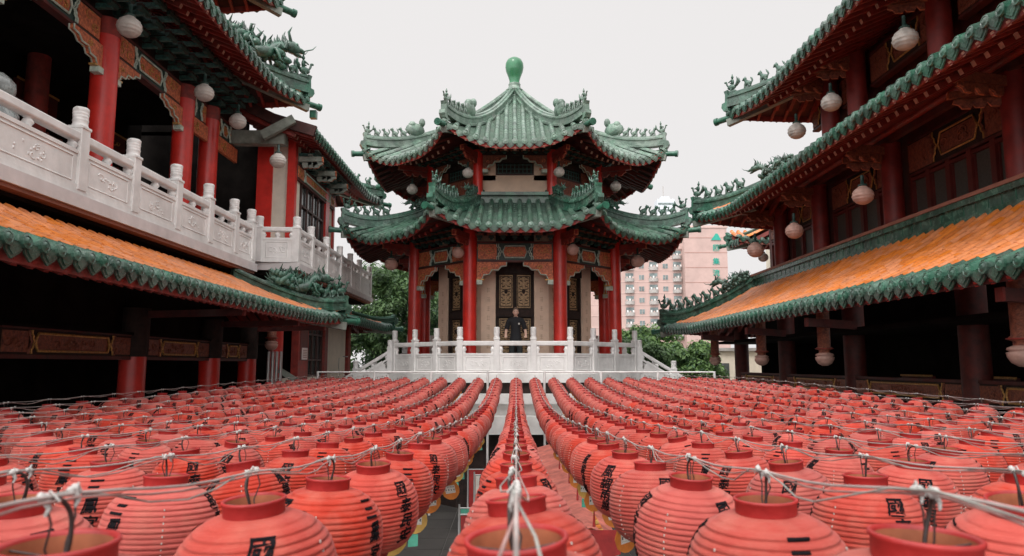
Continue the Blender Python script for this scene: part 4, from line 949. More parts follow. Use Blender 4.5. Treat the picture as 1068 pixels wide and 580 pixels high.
def wrinkle(m):
    nt = m.node_tree; N = nt.nodes; L = nt.links; b = N['Principled BSDF']
    tc = N.new('ShaderNodeTexCoord'); mp = N.new('ShaderNodeMapping'); mp.inputs['Scale'].default_value = (1, 1, 5); L.new(tc.outputs['Object'], mp.inputs['Vector'])
    n1 = N.new('ShaderNodeTexNoise'); n1.inputs['Scale'].default_value = 32; n1.inputs['Detail'].default_value = 7; n1.inputs['Roughness'].default_value = .7; L.new(mp.outputs[0], n1.inputs['Vector'])
    bp = N.new('ShaderNodeBump'); bp.inputs['Strength'].default_value = .8; bp.inputs['Distance'].default_value = .005; L.new(n1.outputs['Fac'], bp.inputs['Height']); L.new(bp.outputs[0], b.inputs['Normal'])
wrinkle(M['paper'])
def surface(ribs, per, amp, var):
    """radius of the paper at height z (0 top) and angle a: belly, wire ribs, slight dents"""
    rv = random.Random(var); A = [rv.uniform(.7, 1.25) for _ in range(ribs + 1)]; ph = [rv.uniform(0, 6.28) for _ in range(4)]
    pf_ = (-.25, .85, 1.1, 1.15, 1.0) if per > 3 else (0, .9, .6)
    def f(z, a):
        q = min(ribs * per - .001, max(0, -z / LH_ * ribs * per)); i = int(q); fr = q - i; o0 = pf_[i % per] * A[i // per]; o1 = pf_[(i + 1) % per] * A[min(ribs, (i + 1) // per)]
        zz = z - .022
        return (body_r(z) + amp * (o0 * (1 - fr) + o1 * fr) - amp * .5) * (1 + .007 * math.sin(a * 3 + zz * 9 + ph[0]) + .006 * math.sin(a * 2 - zz * 14 + ph[1]) + .003 * math.sin(a * 7 + zz * 40 + ph[2]))
    return f
def paper_body(seg, ribs, per, amp=.0045, var=0):
    b = MB(); f = surface(ribs, per, amp, var); n = ribs * per; vs = []
    for i in range(n + 1):
        z = -LH_ * i / n
        for k in range(seg):
            a = 2 * PI * k / seg; r = f(z - 1e-6, a); vs.append((r * math.cos(a), r * math.sin(a), z - .022))
    b.add(vs, [(i * seg + k, i * seg + (k + 1) % seg, (i + 1) * seg + (k + 1) % seg, (i + 1) * seg + k) for i in range(n) for k in range(seg)], 0, True); return b

def glyph_mesh(ch):
    """outline of one written character as a flat, finely cut mesh"""
    cu = bpy.data.curves.new('glyph', 'FONT'); cu.body = ch; cu.size = 1.0; cu.align_x = 'CENTER'; cu.align_y = 'CENTER'; cu.offset = .008; cu.resolution_u = 2
    ob = bpy.data.objects.new('glyph', cu); COL.objects.link(ob); bpy.context.view_layer.update()
    dg = bpy.context.evaluated_depsgraph_get(); me = bpy.data.meshes.new_from_object(ob.evaluated_get(dg))
    bpy.data.objects.remove(ob); bpy.data.curves.remove(cu)
    bm = bmesh.new(); bm.from_mesh(me); bpy.data.meshes.remove(me)
    for k in range(-10, 11):
        for ax, st in (((1, 0, 0), .1), ((0, 1, 0), .05)):
            if abs(k * st) > .52: continue
            g = bm.verts[:] + bm.edges[:] + bm.faces[:]
            bmesh.ops.bisect_plane(bm, geom=g, plane_co=V(ax) * (k * st), plane_no=ax)
    vs = [v.co.copy() for v in bm.verts]; bm.verts.index_update(); fs = [tuple(v.index for v in f.verts) for f in bm.faces]; bm.free()
    xs = [v.x for v in vs]; ysv = [v.y for v in vs]; cx = (min(xs) + max(xs)) / 2; cy = (min(ysv) + max(ysv)) / 2
    return [(v.x - cx, v.y - cy) for v in vs], fs
GL = {}
def write(b, f, text, ang, m, cw=.047, ch=.044, z0=-.062, amp=.0045, slant=.12):
    rd = random.Random(len(text) + int(ang * 10))
    for i, c in enumerate(text):
        if c not in GL: GL[c] = glyph_mesh(c)
        vs, fs = GL[c]; zc = z0 - i * ch * 1.02; rot = rd.uniform(-.1, .1); s = rd.uniform(.95, 1.1); out = []
        for x, y in vs:
            x2 = (x * math.cos(rot) - y * math.sin(rot)) * s + y * slant; y2 = (x * math.sin(rot) + y * math.cos(rot)) * s
            x2 += .05 * math.sin(y2 * 5); arc = zc + y2 * ch          # arc: height along the belly
            bz = min(-.004, max(-LH_ + .004, arc + .022)); sl = (body_r(bz + .003) - body_r(bz - .003)) / .006; nn = math.hypot(1, sl); ofs = .0011
            a = ang + x2 * cw / max(body_r(bz), .09); r = f(bz, a) + ofs / nn; zz = arc - ofs * sl / nn
            out.append((r * math.cos(a), r * math.sin(a), zz))
        for q_, (ox, oy) in enumerate(((0, 0), (.0018, 0), (.0009, .0010), (.0009, -.0010))):   # thick brush: the stroke laid down four times
            b.add([(x_ * math.cos(ox / .13) - y_ * math.sin(ox / .13), x_ * math.sin(ox / .13) + y_ * math.cos(ox / .13), z_ + oy) for x_, y_, z_ in [(u_ * (1 + .0010 * q_), v_ * (1 + .0010 * q_), w_) for u_, v_, w_ in out]], fs, m)
TX = ('國泰民安', '風調雨順', '三鳳宮')
def lantern_body(var):
    b = paper_body(56, 19, 5, .0031, var); f = surface(19, 5, .0031, var)
    for k, t in enumerate(TX): write(b, f, t, k * 2 * PI / 3, 1, cw=.048, ch=.044 if len(t) == 4 else .050)
    for k in range(3):
        for sgn in (-.13,):
            a = k * 2 * PI / 3 + PI / 3 + sgn
            for q in range(12):
                z = -.07 - .0155 * q; r = f(z + .022, a) + .0006; b.box((r * math.cos(a), r * math.sin(a), z), (.003, .0028, .0045), 2, a)
    return b.mesh('shade', ['paper', 'ink', 'staple'])
def collar_mesh(seg=36):
    b = MB(); r = LW_
    b.lathe([(r * .97, -.024), (r, -.02), (r, -.002), (r * 1.05, 0), (r * 1.05, .004), (r * .99, .005), (r * .93, .002), (r * .92, -.026)], seg, 0)
    b.lathe([(r * .918, .0), (r * .90, -.05), (r * 1.5, -.14), (r * 1.4, -.2), (.001, -.21)], seg, 1)
    b.lathe([(r * .9, -LH_ - .02), (r * .95, -LH_ - .024), (r * .95, -LH_ - .04), (r * .9, -LH_ - .042), (r * .88, -LH_ - .02)], seg, 0)
    return b.mesh('collar', ['collar', 'inside'])
HK = .052                                    # height of the cable over the collar
def hanger_mesh(seed):
    rd = random.Random(seed); b = MB(); o = []
    hs = rd.choice((-1, 1))
    for s in (-1, 1):
        y = s * rd.uniform(.016, .026); x = rd.uniform(-.004, .004)
        if s == hs:
            hp = [(x, y, HK - .002), (x + .006, y * .2, HK * .92), (x + .009, -y * .4, HK * .55), (.005, -y * .45, .0), (0, -y * .2, -.03)]; hq = []
            for i_ in range(4):
                for f_ in (0, .25, .5, .75):
                    g0, g1, g2, g3 = [V(hp[max(0, min(4, i_ + j_))]) for j_ in (-1, 0, 1, 2)]
                    hq.append(.5 * ((2 * g1) + (g2 - g0) * f_ + (2 * g0 - 5 * g1 + 4 * g2 - g3) * f_ * f_ + (3 * g1 - g0 - 3 * g2 + g3) * f_ ** 3))
            b.tube(hq, .0026, 7, 0)
        b.tube([(x, y, HK), (x + rd.uniform(-.008, .008), y * .9, HK * .5), (x * 2, y * .6, .0), (0, y * .3, -.03)], .0013, 5, 0)
        # tied knot of white cord wrapped round the cable
        for k in range(4): b.ball((x + rd.uniform(-.002, .002), y + rd.uniform(-.006, .006), HK + rd.uniform(-.003, .003)), (rd.uniform(.004, .0055), rd.uniform(.004, .0065), rd.uniform(.004, .006)), 1, 8)
        b.tube([(x, y, HK), (x + rd.uniform(-.008, .008), y + .005, HK + .007), (x + rd.uniform(-.012, .012), y + .008, HK - .004)], .0016, 5, 1)
        if rd.random() < .5: b.tube([(x, y, HK), (x + .005, y, HK - .010), (x + .003, y - .003, HK - .017)], .0028, 6, 1, rs=[.004, .0026, .0015])
    b.tube([(-LW_ * .95, 0, -.004), (0, 0, -.012), (LW_ * .95, 0, -.004)], .0013, 5, 0)
    return b.mesh('hanger', ['wire', 'tie'])
def tag_mesh(seed):
    rd = random.Random(seed); b = MB(); z0 = -LH_ - .045; c = 'o' if seed % 4 else 'y'
    b.tube([(0, 0, z0 + .02), (0, 0, z0)], .0015, 4, 3)
    pts = [(.062 * math.cos(q * PI / 9) * (1 + .03 * math.sin(3 * q)), -.055 + .062 * math.sin(q * PI / 9)) for q in range(18)]
    b.plate(pts, (0, 0, z0 + .0), (1, 0, 0), (0, 0, 1), .004, 0)
    for sg in (-1, 1):
        b.plate([(-.032, -.078), (.036, -.074), (.034, -.026), (-.034, -.03)], (0, sg * .0035, z0), (1, 0, 0), (0, 0, 1), .001, 1)
        for r_, n_, w_ in ((-.037, 6, .0045), (-.055, 4, .009), (-.068, 8, .002)):
            for k in range(n_):
                x = -.026 + .054 * k / (n_ - 1)
                for g in range(3): b.box((x + rd.uniform(-.001, .001), sg * .005, z0 + r_ + (g - 1) * w_ * .42), (w_ * .9, .001, w_ * .22), 2)
                b.box((x + rd.uniform(-w_, w_) * .3, sg * .005, z0 + r_), (w_ * .22, .001, w_ * 1.2), 2)
    if seed == 0: b.plate([(-.022, -.175), (.024, -.17), (.022, -.118), (-.022, -.118)], (0, 0, z0), (1, 0, 0), (0, 0, 1), .002, 4)
    if seed == 2: b.tube([(0, 0, z0 - .11), (.004, 0, z0 - .2)], .006, 6, 5, rs=[.003, .009])
    return b.mesh('tag', ['tago' if c == 'o' else 'tagy', 'lab', 'ink', 'wire', 'gstrip', 'collar'])
BODIES = [lantern_body(k) for k in range(5)]; COLR = collar_mesh(); HANG = [hanger_mesh(k) for k in range(5)]; TAGM = [tag_mesh(k) for k in range(4)]

KS = [(-2, .16), (.5, .17), (1.3, .244), (2.4, .332), (3.5, .39), (5.5, .50), (7.2, .57), (10, .64), (12.6, .62), (15, .49), (17.6, .30)]
KE = [(-2, .16), (.5, .18), (1.3, .24), (2.4, .29), (3.5, .33), (5.8, .38), (8, .375), (11, .34), (14, .31), (17.6, .30)]
def interp(K, y):
    if y <= K[0][0]: return K[0][1]
    for i in range(len(K) - 1):
        if K[i][0] <= y <= K[i + 1][0]:
            x0, x1 = K[i][0], K[i + 1][0]; f = (y - x0) / (x1 - x0)
            m0 = (K[i + 1][1] - K[max(0, i - 1)][1]) / (x1 - K[max(0, i - 1)][0]); j = min(len(K) - 1, i + 2); m1 = (K[j][1] - K[i][1]) / (K[j][0] - x0)
            h = x1 - x0; f2, f3 = f * f, f * f * f
            return (2 * f3 - 3 * f2 + 1) * K[i][1] + (f3 - 2 * f2 + f) * h * m0 + (-2 * f3 + 3 * f2) * K[i + 1][1] + (f3 - f2) * h * m1
    return K[-1][1]
NS, SPX, SPY, Y_0, Y_END = 10, .447, .55, .25, 17.35
rl = random.Random(11)
rows = {}
for r_ in range(-NS, NS + 1):
    ph = rl.uniform(-.035, .035) if r_ else 0; sagv = rl.uniform(.97, 1.03); dx = rl.uniform(-.02, .02) if r_ else 0
    rows[r_] = (-.035 if r_ == -1 else ph, sagv, -.028 if r_ == -1 else .008 if r_ == 1 else dx)
def cable_pt(r_, y):
    ph, sg_, dx = rows[r_]; e = min(1, abs(r_) / NS) ** 1.2; h = interp(KS, y) * (1 - e) + interp(KE, y) * e
    h = .29 + (h - .29) * sg_ if y > 3 else h
    x = r_ * SPX + dx + .10 * y / 17.4
    return V((x, y, CZ - h + HK))
ordw = ['first', 'second', 'third', 'fourth', 'fifth', 'sixth', 'seventh', 'eighth', 'ninth', 'tenth', 'eleventh', 'twelfth', 'thirteenth', 'fourteenth', 'fifteenth', 'sixteenth', 'seventeenth', 'eighteenth', 'nineteenth', 'twentieth',
        'twenty-first', 'twenty-second', 'twenty-third', 'twenty-fourth', 'twenty-fifth', 'twenty-sixth', 'twenty-seventh', 'twenty-eighth', 'twenty-ninth', 'thirtieth', 'thirty-first', 'thirty-second']
def rowname(r_): return 'of the centre string' if r_ == 0 else 'in the %s string %s of the centre string' % (ordw[abs(r_) - 1], 'left' if r_ < 0 else 'right')
cand = []
for r_ in rows:
    k = 0
    while True:
        y = Y_0 + SPY * k + rows[r_][0] + rl.uniform(-.025, .025); k += 1
        if y > Y_END: break
        p = cable_pt(r_, y); p.z -= HK; c = p - V((0, 0, .14)); q = proj(c)
        rad = F_PX * .15 / q[2] if q else 0
        vis = bool(q) and -rad < q[0] < 1068 + rad and 300 < q[1] < 580 + rad * .95 and (p - V((0, 0, CZ))).length > .33
        near_edge = bool(q) and -rad * 2.2 < q[0] < 1068 + rad * 2.2
        if y < .45: continue
        cand.append((r_, y, p, vis, q[2] if q else 9, near_edge))
vis = sorted([c for c in cand if c[3]], key=lambda c: c[4])
near = set(id(c) for c in vis[:300])
# order labels per string
per = {}
for c in sorted(vis[:300], key=lambda c: c[1]): per.setdefault(c[0], []).append(c)
base = None
rest = MB()
low = paper_body(20, 6, 3, .003)
for r_, lst in per.items():
    for i, c in enumerate(lst):
        lab = 'ribbed red lantern, %s from the front %s' % (ordw[i], rowname(r_))
        t = thing('paper_lantern', lab, 'lantern', c[2], 0, 'red paper lanterns strung over the court')
        # they all face the gate roughly, each twisted on its hook
        base_a = R(-90) + rl.gauss(0, .62) + rl.choice((0, 0, 0, 0, 0, 2 * PI / 3, 2 * PI / 3, 4 * PI / 3)) + R(14)
        t.rotation_euler = (R(rl.gauss(0, 3)), R(rl.gauss(0, 3)), 0); sc_ = rl.uniform(.965, 1.03)
        for me, nm, rz in ((BODIES[rl.randrange(5)], 'shade', base_a), (COLR, 'collar', base_a), (HANG[rl.randrange(5)], 'hanger', rl.choice((0, PI))), (TAGM[rl.randrange(4)], 'tag', rl.gauss(0, .3))):
            if nm == 'tag' and c[4] > 9: continue
            o = bpy.data.objects.new(nm, me); COL.objects.link(o); o.parent = t; o.rotation_euler = (0, 0, rz)
            if nm != 'hanger': o.scale = (sc_, sc_, sc_ * rl.uniform(.985, 1.015))
nrest = 0
def add_far(c):
    p = c[2]; X = Matrix.Rotation(rl.gauss(0, .04), 3, 'Y') @ Matrix.Rotation(rl.uniform(0, 6.28), 3, 'Z')
    rest.add([X @ V(v) + p for v in low.v], low.f, 0, True)
    rest.lathe([(LW_, -.026), (LW_ * 1.02, .0), (LW_ * .9, .0), (LW_ * .86, -.02), (.001, -.03)], 12, 1, p)
    for s in (-1, 1): rest.ball(p + V((0, s * .018, HK)), .009, 2, 5); rest.tube([p + V((0, s * .018, HK)), p + V((0, 0, -.01))], .003, 4, 3)
    rest.plate([(.055 * math.cos(q * PI / 4), -.05 + .055 * math.sin(q * PI / 4)) for q in range(8)], p - V((0, 0, LH_ + .045)), (1, 0, 0), (0, 0, 1), .003, 4)
    a0 = R(-90) + rl.gauss(0, .5)
    for w in range(3):                            # inscription reads only as dark strokes at this distance
        z = -.06 - .045 * w
        for g in range(4):
            a = a0 + rl.uniform(-.12, .12); r = body_r(z + .022) + .004; zz = z + rl.uniform(-.014, .014)
            rest.box(p + V((r * math.cos(a), r * math.sin(a), zz)), (.004, rl.uniform(.012, .036), rl.uniform(.005, .012)), 5, a)
for c in cand:
    if c[3] and id(c) not in near: add_far(c)
fo = rest.build('distant_lanterns', ['paper', 'collar', 'tie', 'wire', 'tago', 'ink'])
tag(fo, 'mass of small red lanterns on the far halves of the strings towards the pavilion', 'lanterns', None, 'stuff')
# cables: one per string, two or three strands that wander round each other
for r_ in rows:
    rc_ = random.Random(100 + r_); b = MB(); n = int((Y_END + .5 + 1.6) / .09)
    for st in range(3):
        pts = []; ph = rc_.uniform(0, 6.28); amp = (.0, .011, .016)[st]
        for i in range(n + 1):
            y = -1.6 + (17.5 + 1.6) * i / n; p = cable_pt(r_, y)
            f = ((y - Y_0 - rows[r_][0]) / SPY) % 1; loop = math.sin(PI * f) ** 2
            p.z -= .007 * loop * (1 + st * 1.6); p.x += amp * math.sin(ph + y * (3.1 + st)) * loop * 1.6; p.z += amp * .7 * math.cos(ph * 2 + y * (4.3 - st)) * loop
            p.x += (.0, .004, -.004)[st]; p.z += (.0, -.004, .003)[st]
            pts.append(p)
        b.tube(pts, (.0021, .0017, .0014)[st], 6, st)
    o = b.build('lantern_cable', ['cable', 'cable2', 'cable3'])
    tag(o, 'pale twisted cable carrying the lanterns %s' % rowname(r_), 'cable', 'cables the lanterns hang from')
# white pipe rail where the far ends are tied
pr = thing('pipe_rail', 'thin white pipe rail where the far ends of the lantern strings are tied', 'rail', (0, 17.5, 0))
b = MB(); b.tube([(-4.75, 17.5, CZ - .19), (4.95, 17.5, CZ - .19)], .019, 8); b.build('pipe', ['stone'], pr)
for k in range(8): b = MB(); x = -4.75 + 9.7 * k / 7; b.tube([(x, 17.5, 0), (x, 17.5, CZ - .17)], .03, 8); b.build('post', ['stone'], pr)
# things in the court below the gap between the centre strings
t = thing('fabric_canopy', 'long pink fabric canopy with a yellow fringe below the gap right of the centre string', 'canopy', (.85, 11.4, 0))
b = MB(); n = 40; x0, x1, y0, y1, zc = .52, 1.12, 7.6, 15.4, 1.82
v = []
for i in range(n + 1):
    y = y0 + (y1 - y0) * i / n; sg_ = .03 * abs(math.sin(i * PI / 5))
    v += [V((x0, y, zc + .02 - sg_)), V(((x0 + x1) / 2, y, zc + .10 - sg_)), V((x1, y, zc - .02 - sg_))]
b.add(v, [(i * 3 + k, i * 3 + k + 1, i * 3 + 4 + k, i * 3 + 3 + k) for i in range(n) for k in range(2)], 0, True)
b.build('cloth', ['strip'], t)
for x in (x0, x1 - .16):
    b = MB()
    for i in range(36): y = y0 + (y1 - y0) * (i + .5) / 36; b.plate([(-.09, 0), (.09, 0), (.07, -.07), (0, -.14), (-.07, -.07)], (x, y, zc + .03 if x == x0 else zc + .05), (0, 1, 0), (0, 0, 1) if x == x0 else (1, 0, .3), .003, i % 2)
    b.build('fringe', ['tagy', 'tago'], t)

b = MB(); b.plate([(-.3, .08), (.3, .08), (.3, -.16), (.15, -.2), (0, -.15), (-.15, -.2), (-.3, -.16)], ((x0 + x1) / 2, y0 - .01, zc), (1, 0, 0), (0, 0, 1), .01, 0); b.build('valance', ['collar'], t)
for sx in (x0 + .03, x1 - .03):
    for sy in (y0 + .05, (y0 + y1) / 2, y1 - .05): b = MB(); b.tube([(sx, sy, 0), (sx, sy, zc - .03)], .02, 8); b.build('post', ['grey'], t)
for k, (x, y, h, m, lab) in enumerate(((-.62, 8.6, 1.9, 'collar', 'narrow dark red standing banner glimpsed below the gap left of the centre string'), (-.72, 10.0, 1.7, 'gstrip', 'narrow green standing banner glimpsed below the gap left of the centre string'), (-.60, 11.6, 1.9, 'lab', 'narrow white standing banner glimpsed below the gap left of the centre string'), (-.78, 12.9, 1.8, 'collar', 'farther dark red standing banner below the gap left of the centre string'))):
    t = thing('standing_banner', lab, 'banner', (x, y, 0), 0, 'standing banners in the court'); b = MB(); b.lathe([(.14, 0), (.14, .03), (.02, .05), (.014, h)], 14, 0, (x, y, 0)); b.build('pole', ['grey'], t)
    b = MB(); b.tube([(x - .01, y, h - .05), (x + .28, y, h - .05)], .01, 6, 1); b.add([(x + .02 + .25 * i / 5, y - .01 + .012 * math.sin(i * 1.7 + j), h - .06 - (h - .5) * j / 8) for j in range(9) for i in range(6)], [(j * 6 + i, j * 6 + i + 1, j * 6 + i + 7, j * 6 + i + 6) for j in range(8) for i in range(5)], 0, True); b.build('cloth', [m, 'grey'], t)
# ================================================================ GROUND, TREES, CITY
b = MB(); b.add([(-600, -300, 0), (600, -300, 0), (600, 900, 0), (-600, 900, 0)], [(0, 1, 2, 3)]); g = b.build('ground', ['ground']); tag(g, kind='structure')
b = MB()
for i in range(-7, 8):
    for j in range(0, 30): b.box((i * .9, -.5 + j * .9, .012), (.88, .88, .02), 0)
g = b.build('paving', [mat('granite_paving', (.06, .056, .052), .8, .25, .7, .2, 20, dirt=.4)], None); tag(g, kind='structure')
M['leaf1'] = mat('leaf_green', (.11, .20, .07), .55, .5, 1.2, col2=(.025, .060, .018), transl=.25)
M['leaf2'] = mat('leaf_dark', (.035, .085, .030), .55, .5, 1.2, col2=(.014, .038, .014), transl=.2)
M['leaf3'] = mat('leaf_bright', (.15, .26, .08), .55, .4, 1.5, col2=(.045, .10, .025), transl=.3)
M['bark'] = mat('bark', (.12, .095, .07), .9, .3, 8, .5, 20)
def tree(name, label, x, y, h, r, crown_z, n_cl, per_cl, lf, seed, cat='tree', group=None, sq=.75, ls=.11):
    rd = random.Random(seed); t = thing(name, label, cat, (x, y, 0), 0, group)
    b = MB(); b.tube([(x, y, 0), (x + .1, y, h * .3), (x - .05, y + .1, h * .6), (x, y, h * .85)], .2, 10, rs=[.06 * r + .08, .05 * r + .05, .035 * r + .03, .02])
    cl = []
    for k in range(n_cl):
        a = rd.uniform(0, 2 * PI); u = rd.random() ** .45; ph = rd.uniform(-1, 1)
        rr = r * u * math.sqrt(1 - ph * ph * .85); c = V((x + rr * math.cos(a), y + rr * math.sin(a), crown_z + r * sq * ph * (.65 + .35 * u)))
        cl.append((c, r * rd.uniform(.12, .27)))
    for c, _ in cl[::3]:
        s = V((x, y, h * rd.uniform(.35, .7))); b.tube([s, s.lerp(c, .5) + V((0, 0, .2)), c], .05, 6, rs=[.05 * r ** .5, .03 * r ** .5, .01])
    b.build('trunk', ['bark'], t)
    f = MB()
    for c, q in cl:
        for k in range(per_cl):
            d = V((rd.gauss(0, 1), rd.gauss(0, 1), rd.gauss(0, .62))).normalized() * (q * rd.uniform(.35, 1.12)); p = c + d
            nrm = (d.normalized() + V((rd.uniform(-.7, .7), rd.uniform(-.7, .7), rd.uniform(-.1, 1.0)))).normalized()
            u = nrm.orthogonal().normalized(); u = Matrix.Rotation(rd.uniform(0, 6.28), 3, nrm) @ u; w = nrm.cross(u); s = ls * rd.uniform(.6, 1.3)
            f.add([p - u * s, p + w * s * .42 + nrm * s * .1, p + u * s, p - w * s * .42 + nrm * s * .1], [(0, 1, 2, 3)], 0 if rd.random() < .75 else 1)
    f.build('crown', [lf, 'leaf2'], t)
tree('broadleaf_tree', 'tall dark green tree seen between the left wing and the pavilion', -5.6, 30, 7.6, 2.9, CZ + 1.9, 80, 300, 'leaf1', 1)
tree('broadleaf_tree', 'lower leafy tree behind the left pavilion stairs', -3.6, 29, 6.0, 2.2, CZ + .6, 60, 260, 'leaf2', 2)
tree('broadleaf_tree', 'green tree glimpsed through the left columns of the pavilion', -2.9, 34, 8.4, 2.6, CZ + 2.2, 60, 240, 'leaf1', 5)
tree('round_shrub', 'bright green shrub right of the pavilion below the pink apartments', 5.6, 31, 4.2, 2.0, CZ + .15, 70, 300, 'leaf3', 3, 'shrub')
tree('round_shrub', 'darker green shrub behind the right pavilion stairs', 4.6, 27.5, 3.4, 1.5, CZ - .2, 50, 260, 'leaf1', 4, 'shrub')
tree('round_shrub', 'small bushy shrub at the foot of the right hall eave', 7.0, 28.5, 3.6, 1.5, CZ - .3, 50, 260, 'leaf3', 6, 'shrub')
# pink apartment block
M['pink'] = mat('pink_tile_facade', (.52, .37, .335), .8, .06, .4, dirt=.2)
M['pinkl'] = mat('pale_pink_band', (.60, .44, .40), .8, .06, .4)
M['balc'] = mat('balcony_grey', (.42, .40, .38), .7, .15, 3)
M['paneg'] = mat('apartment_pane', (.20, .25, .25), .25, .3, .6)
M['joint'] = mat('facade_joint', (.42, .22, .18))
M['signgreen'] = mat('green_sign', (.02, .36, .27), .5, .1)
AY = 185.0
def ax(px): return (px - 534) / F_PX * AY
def az(py): return onY(600, py, AY).z
AP = thing('apartment_block', 'tall pink apartment block with balconies and green sign characters on its blank end wall', 'apartment block', (ax(690), AY, 0))
xa, xb, xc = ax(588), ax(713), ax(757.5); ztl, ztr = az(260), az(240)
b = MB(); b.box(((xa + xb) / 2, AY + 8, ztl / 2), (xb - xa, 16, ztl), 0); b.box(((xb + xc) / 2, AY + 5, ztr / 2), (xc - xb, 16, ztr), 0)
fl = 3.0
for k in range(1, 13): z = ztl - fl * k + .4; b.box(((xa + xb) / 2, AY - .03, z), (xb - xa, .1, .22), 1)
for k in range(0, 9): z = ztr - 2.6 - k * 3.9; b.box(((xb + xc) / 2, AY - 3.03, z), (xc - xb, .08, .10), 2)
b.build('wall', ['pink', 'pinkl', 'joint'], AP)
b = MB(); b.box(((xa + xb) / 2, AY + 4, ztl + .4), (xb - xa + .6, 8.6, .8), 0); b.box(((xb + xc) / 2, AY + 5, ztr + .3), (xc - xb + .5, 16.4, .6), 0); b.build('parapet', ['pinkl'], AP)
cols = [xa + 1.6 + i * 3.15 for i in range(int((xb - xa - 2) / 3.15) + 1)]
cnt = 0
for k in range(8):
    z = ztl - fl * (k + .5)
    for i, x in enumerate(cols):
        if proj((x, AY, z))[0] < 632: continue
        if cnt >= 96: break
        cnt += 1; f = MB()
        if i % 2 == 0:
            f.box((x, AY - .02, z), (1.5, .1, 1.45), 0); w = f.build('window', ['pinkl'], AP); p = MB(); p.box((x - .36, AY - .09, z), (.62, .06, 1.25), 0); p.box((x + .36, AY - .09, z), (.62, .06, 1.25), 0); p.build('pane', ['paneg'], w)
        else:
            f.box((x, AY - .04, z), (2.1, .06, 2.2), 0); w = f.build('balcony', ['paneg'], AP)
            p = MB(); n = 8
            v0 = [(x - 1.25 + 2.5 * q / n, AY - .1 - .9 * math.sin(PI * q / n) ** .6, z - 1.15) for q in range(n + 1)]
            v1 = [(a, c, d + .95) for a, c, d in v0]
            p.add(v0 + v1, [(q, q + 1, n + 2 + q, n + 1 + q) for q in range(n)], 0); p.add(v0, [tuple(range(n + 1))], 0)
            for q in range(3): p.box((x - .8 + .75 * q + .1 * ((k * 7 + i) % 3), AY - .5, z - .15 + .2 * ((k + q) % 2)), (.4, .15, .6), 1 + (k + q + i) % 2)
            p.build('parapet', ['balc', 'stone', 'pinkl'], w)
def sign_char(ch, px, py, hpx, parent):
    vs, fs = glyph_mesh(ch); s = hpx / F_PX * AY; c = onY(px, py, AY - 3.1); b = MB()
    b.add([(c.x + x * s, c.y - .1, c.z + y * s) for x, y in vs], fs, 0); b.add([(c.x + x * s, c.y + .05, c.z + y * s) for x, y in vs], fs, 0); b.build('sign_character', ['signgreen'], parent)
for ch, py in (('國', 258.5), ('集', 272.5), ('流', 284.5)): sign_char(ch, 747, py, 7.5, AP)
c = onY(747, 247.5, AY - 3.15); s = AY / F_PX; b = MB()
b.plate([(-5.5 * s, -3 * s), (5 * s, -3 * s), (1.5 * s, 3.8 * s), (-.5 * s, 4 * s)], c, (1, 0, 0), (0, 0, 1), .2, 0); b.build('sign_emblem', ['signgreen'], AP)
# pale tower far behind
TY = 420.0; c = onY(693.5, 240, TY)
tw = thing('office_tower', 'pale blue grey tower with a mast just above the pavilion right roof corner', 'tower', (c.x, TY, 0)); z1 = onY(693, 209.5, TY).z
b = MB(); b.box((c.x, TY, z1 / 2), (10.2, 10, z1), 0); b.box((c.x, TY, z1 + 1), (5, 5, 2), 0); b.build('wall', [mat('pale_facade', (.62, .66, .70), .7, .05)], tw)
b = MB()
for k in range(10): b.box((c.x, TY - 5.03, z1 - 3 - 4 * k), (9.4, .1, 1.4), 0)
b.build('window_band', ['paneg'], tw)
b = MB(); b.tube([(c.x - .5, TY, z1 + 1), (c.x - .5, TY, z1 + 9)], .25, 6); b.build('mast', ['balc'], tw)
# low pale house behind the right hall
hs = thing('white_house', 'low white house wall glimpsed under the right hall eave', 'house', (9.6, 33, 0))
b = MB(); b.box((9.9, 34, 2.1), (5.2, 4, 4.2), 0); b.build('wall', ['creamwhite'], hs); b = MB(); b.box((9.2, 31.96, 3.1), (1.0, .08, 1.1), 0); b.box((8.0, 31.96, 3.1), (.7, .08, 1.1), 0); b.build('window', ['glass'], hs)
b = MB(); b.box((9.9, 34, 4.26), (5.5, 4.3, .14), 0); b.build('roof', ['balc'], hs)

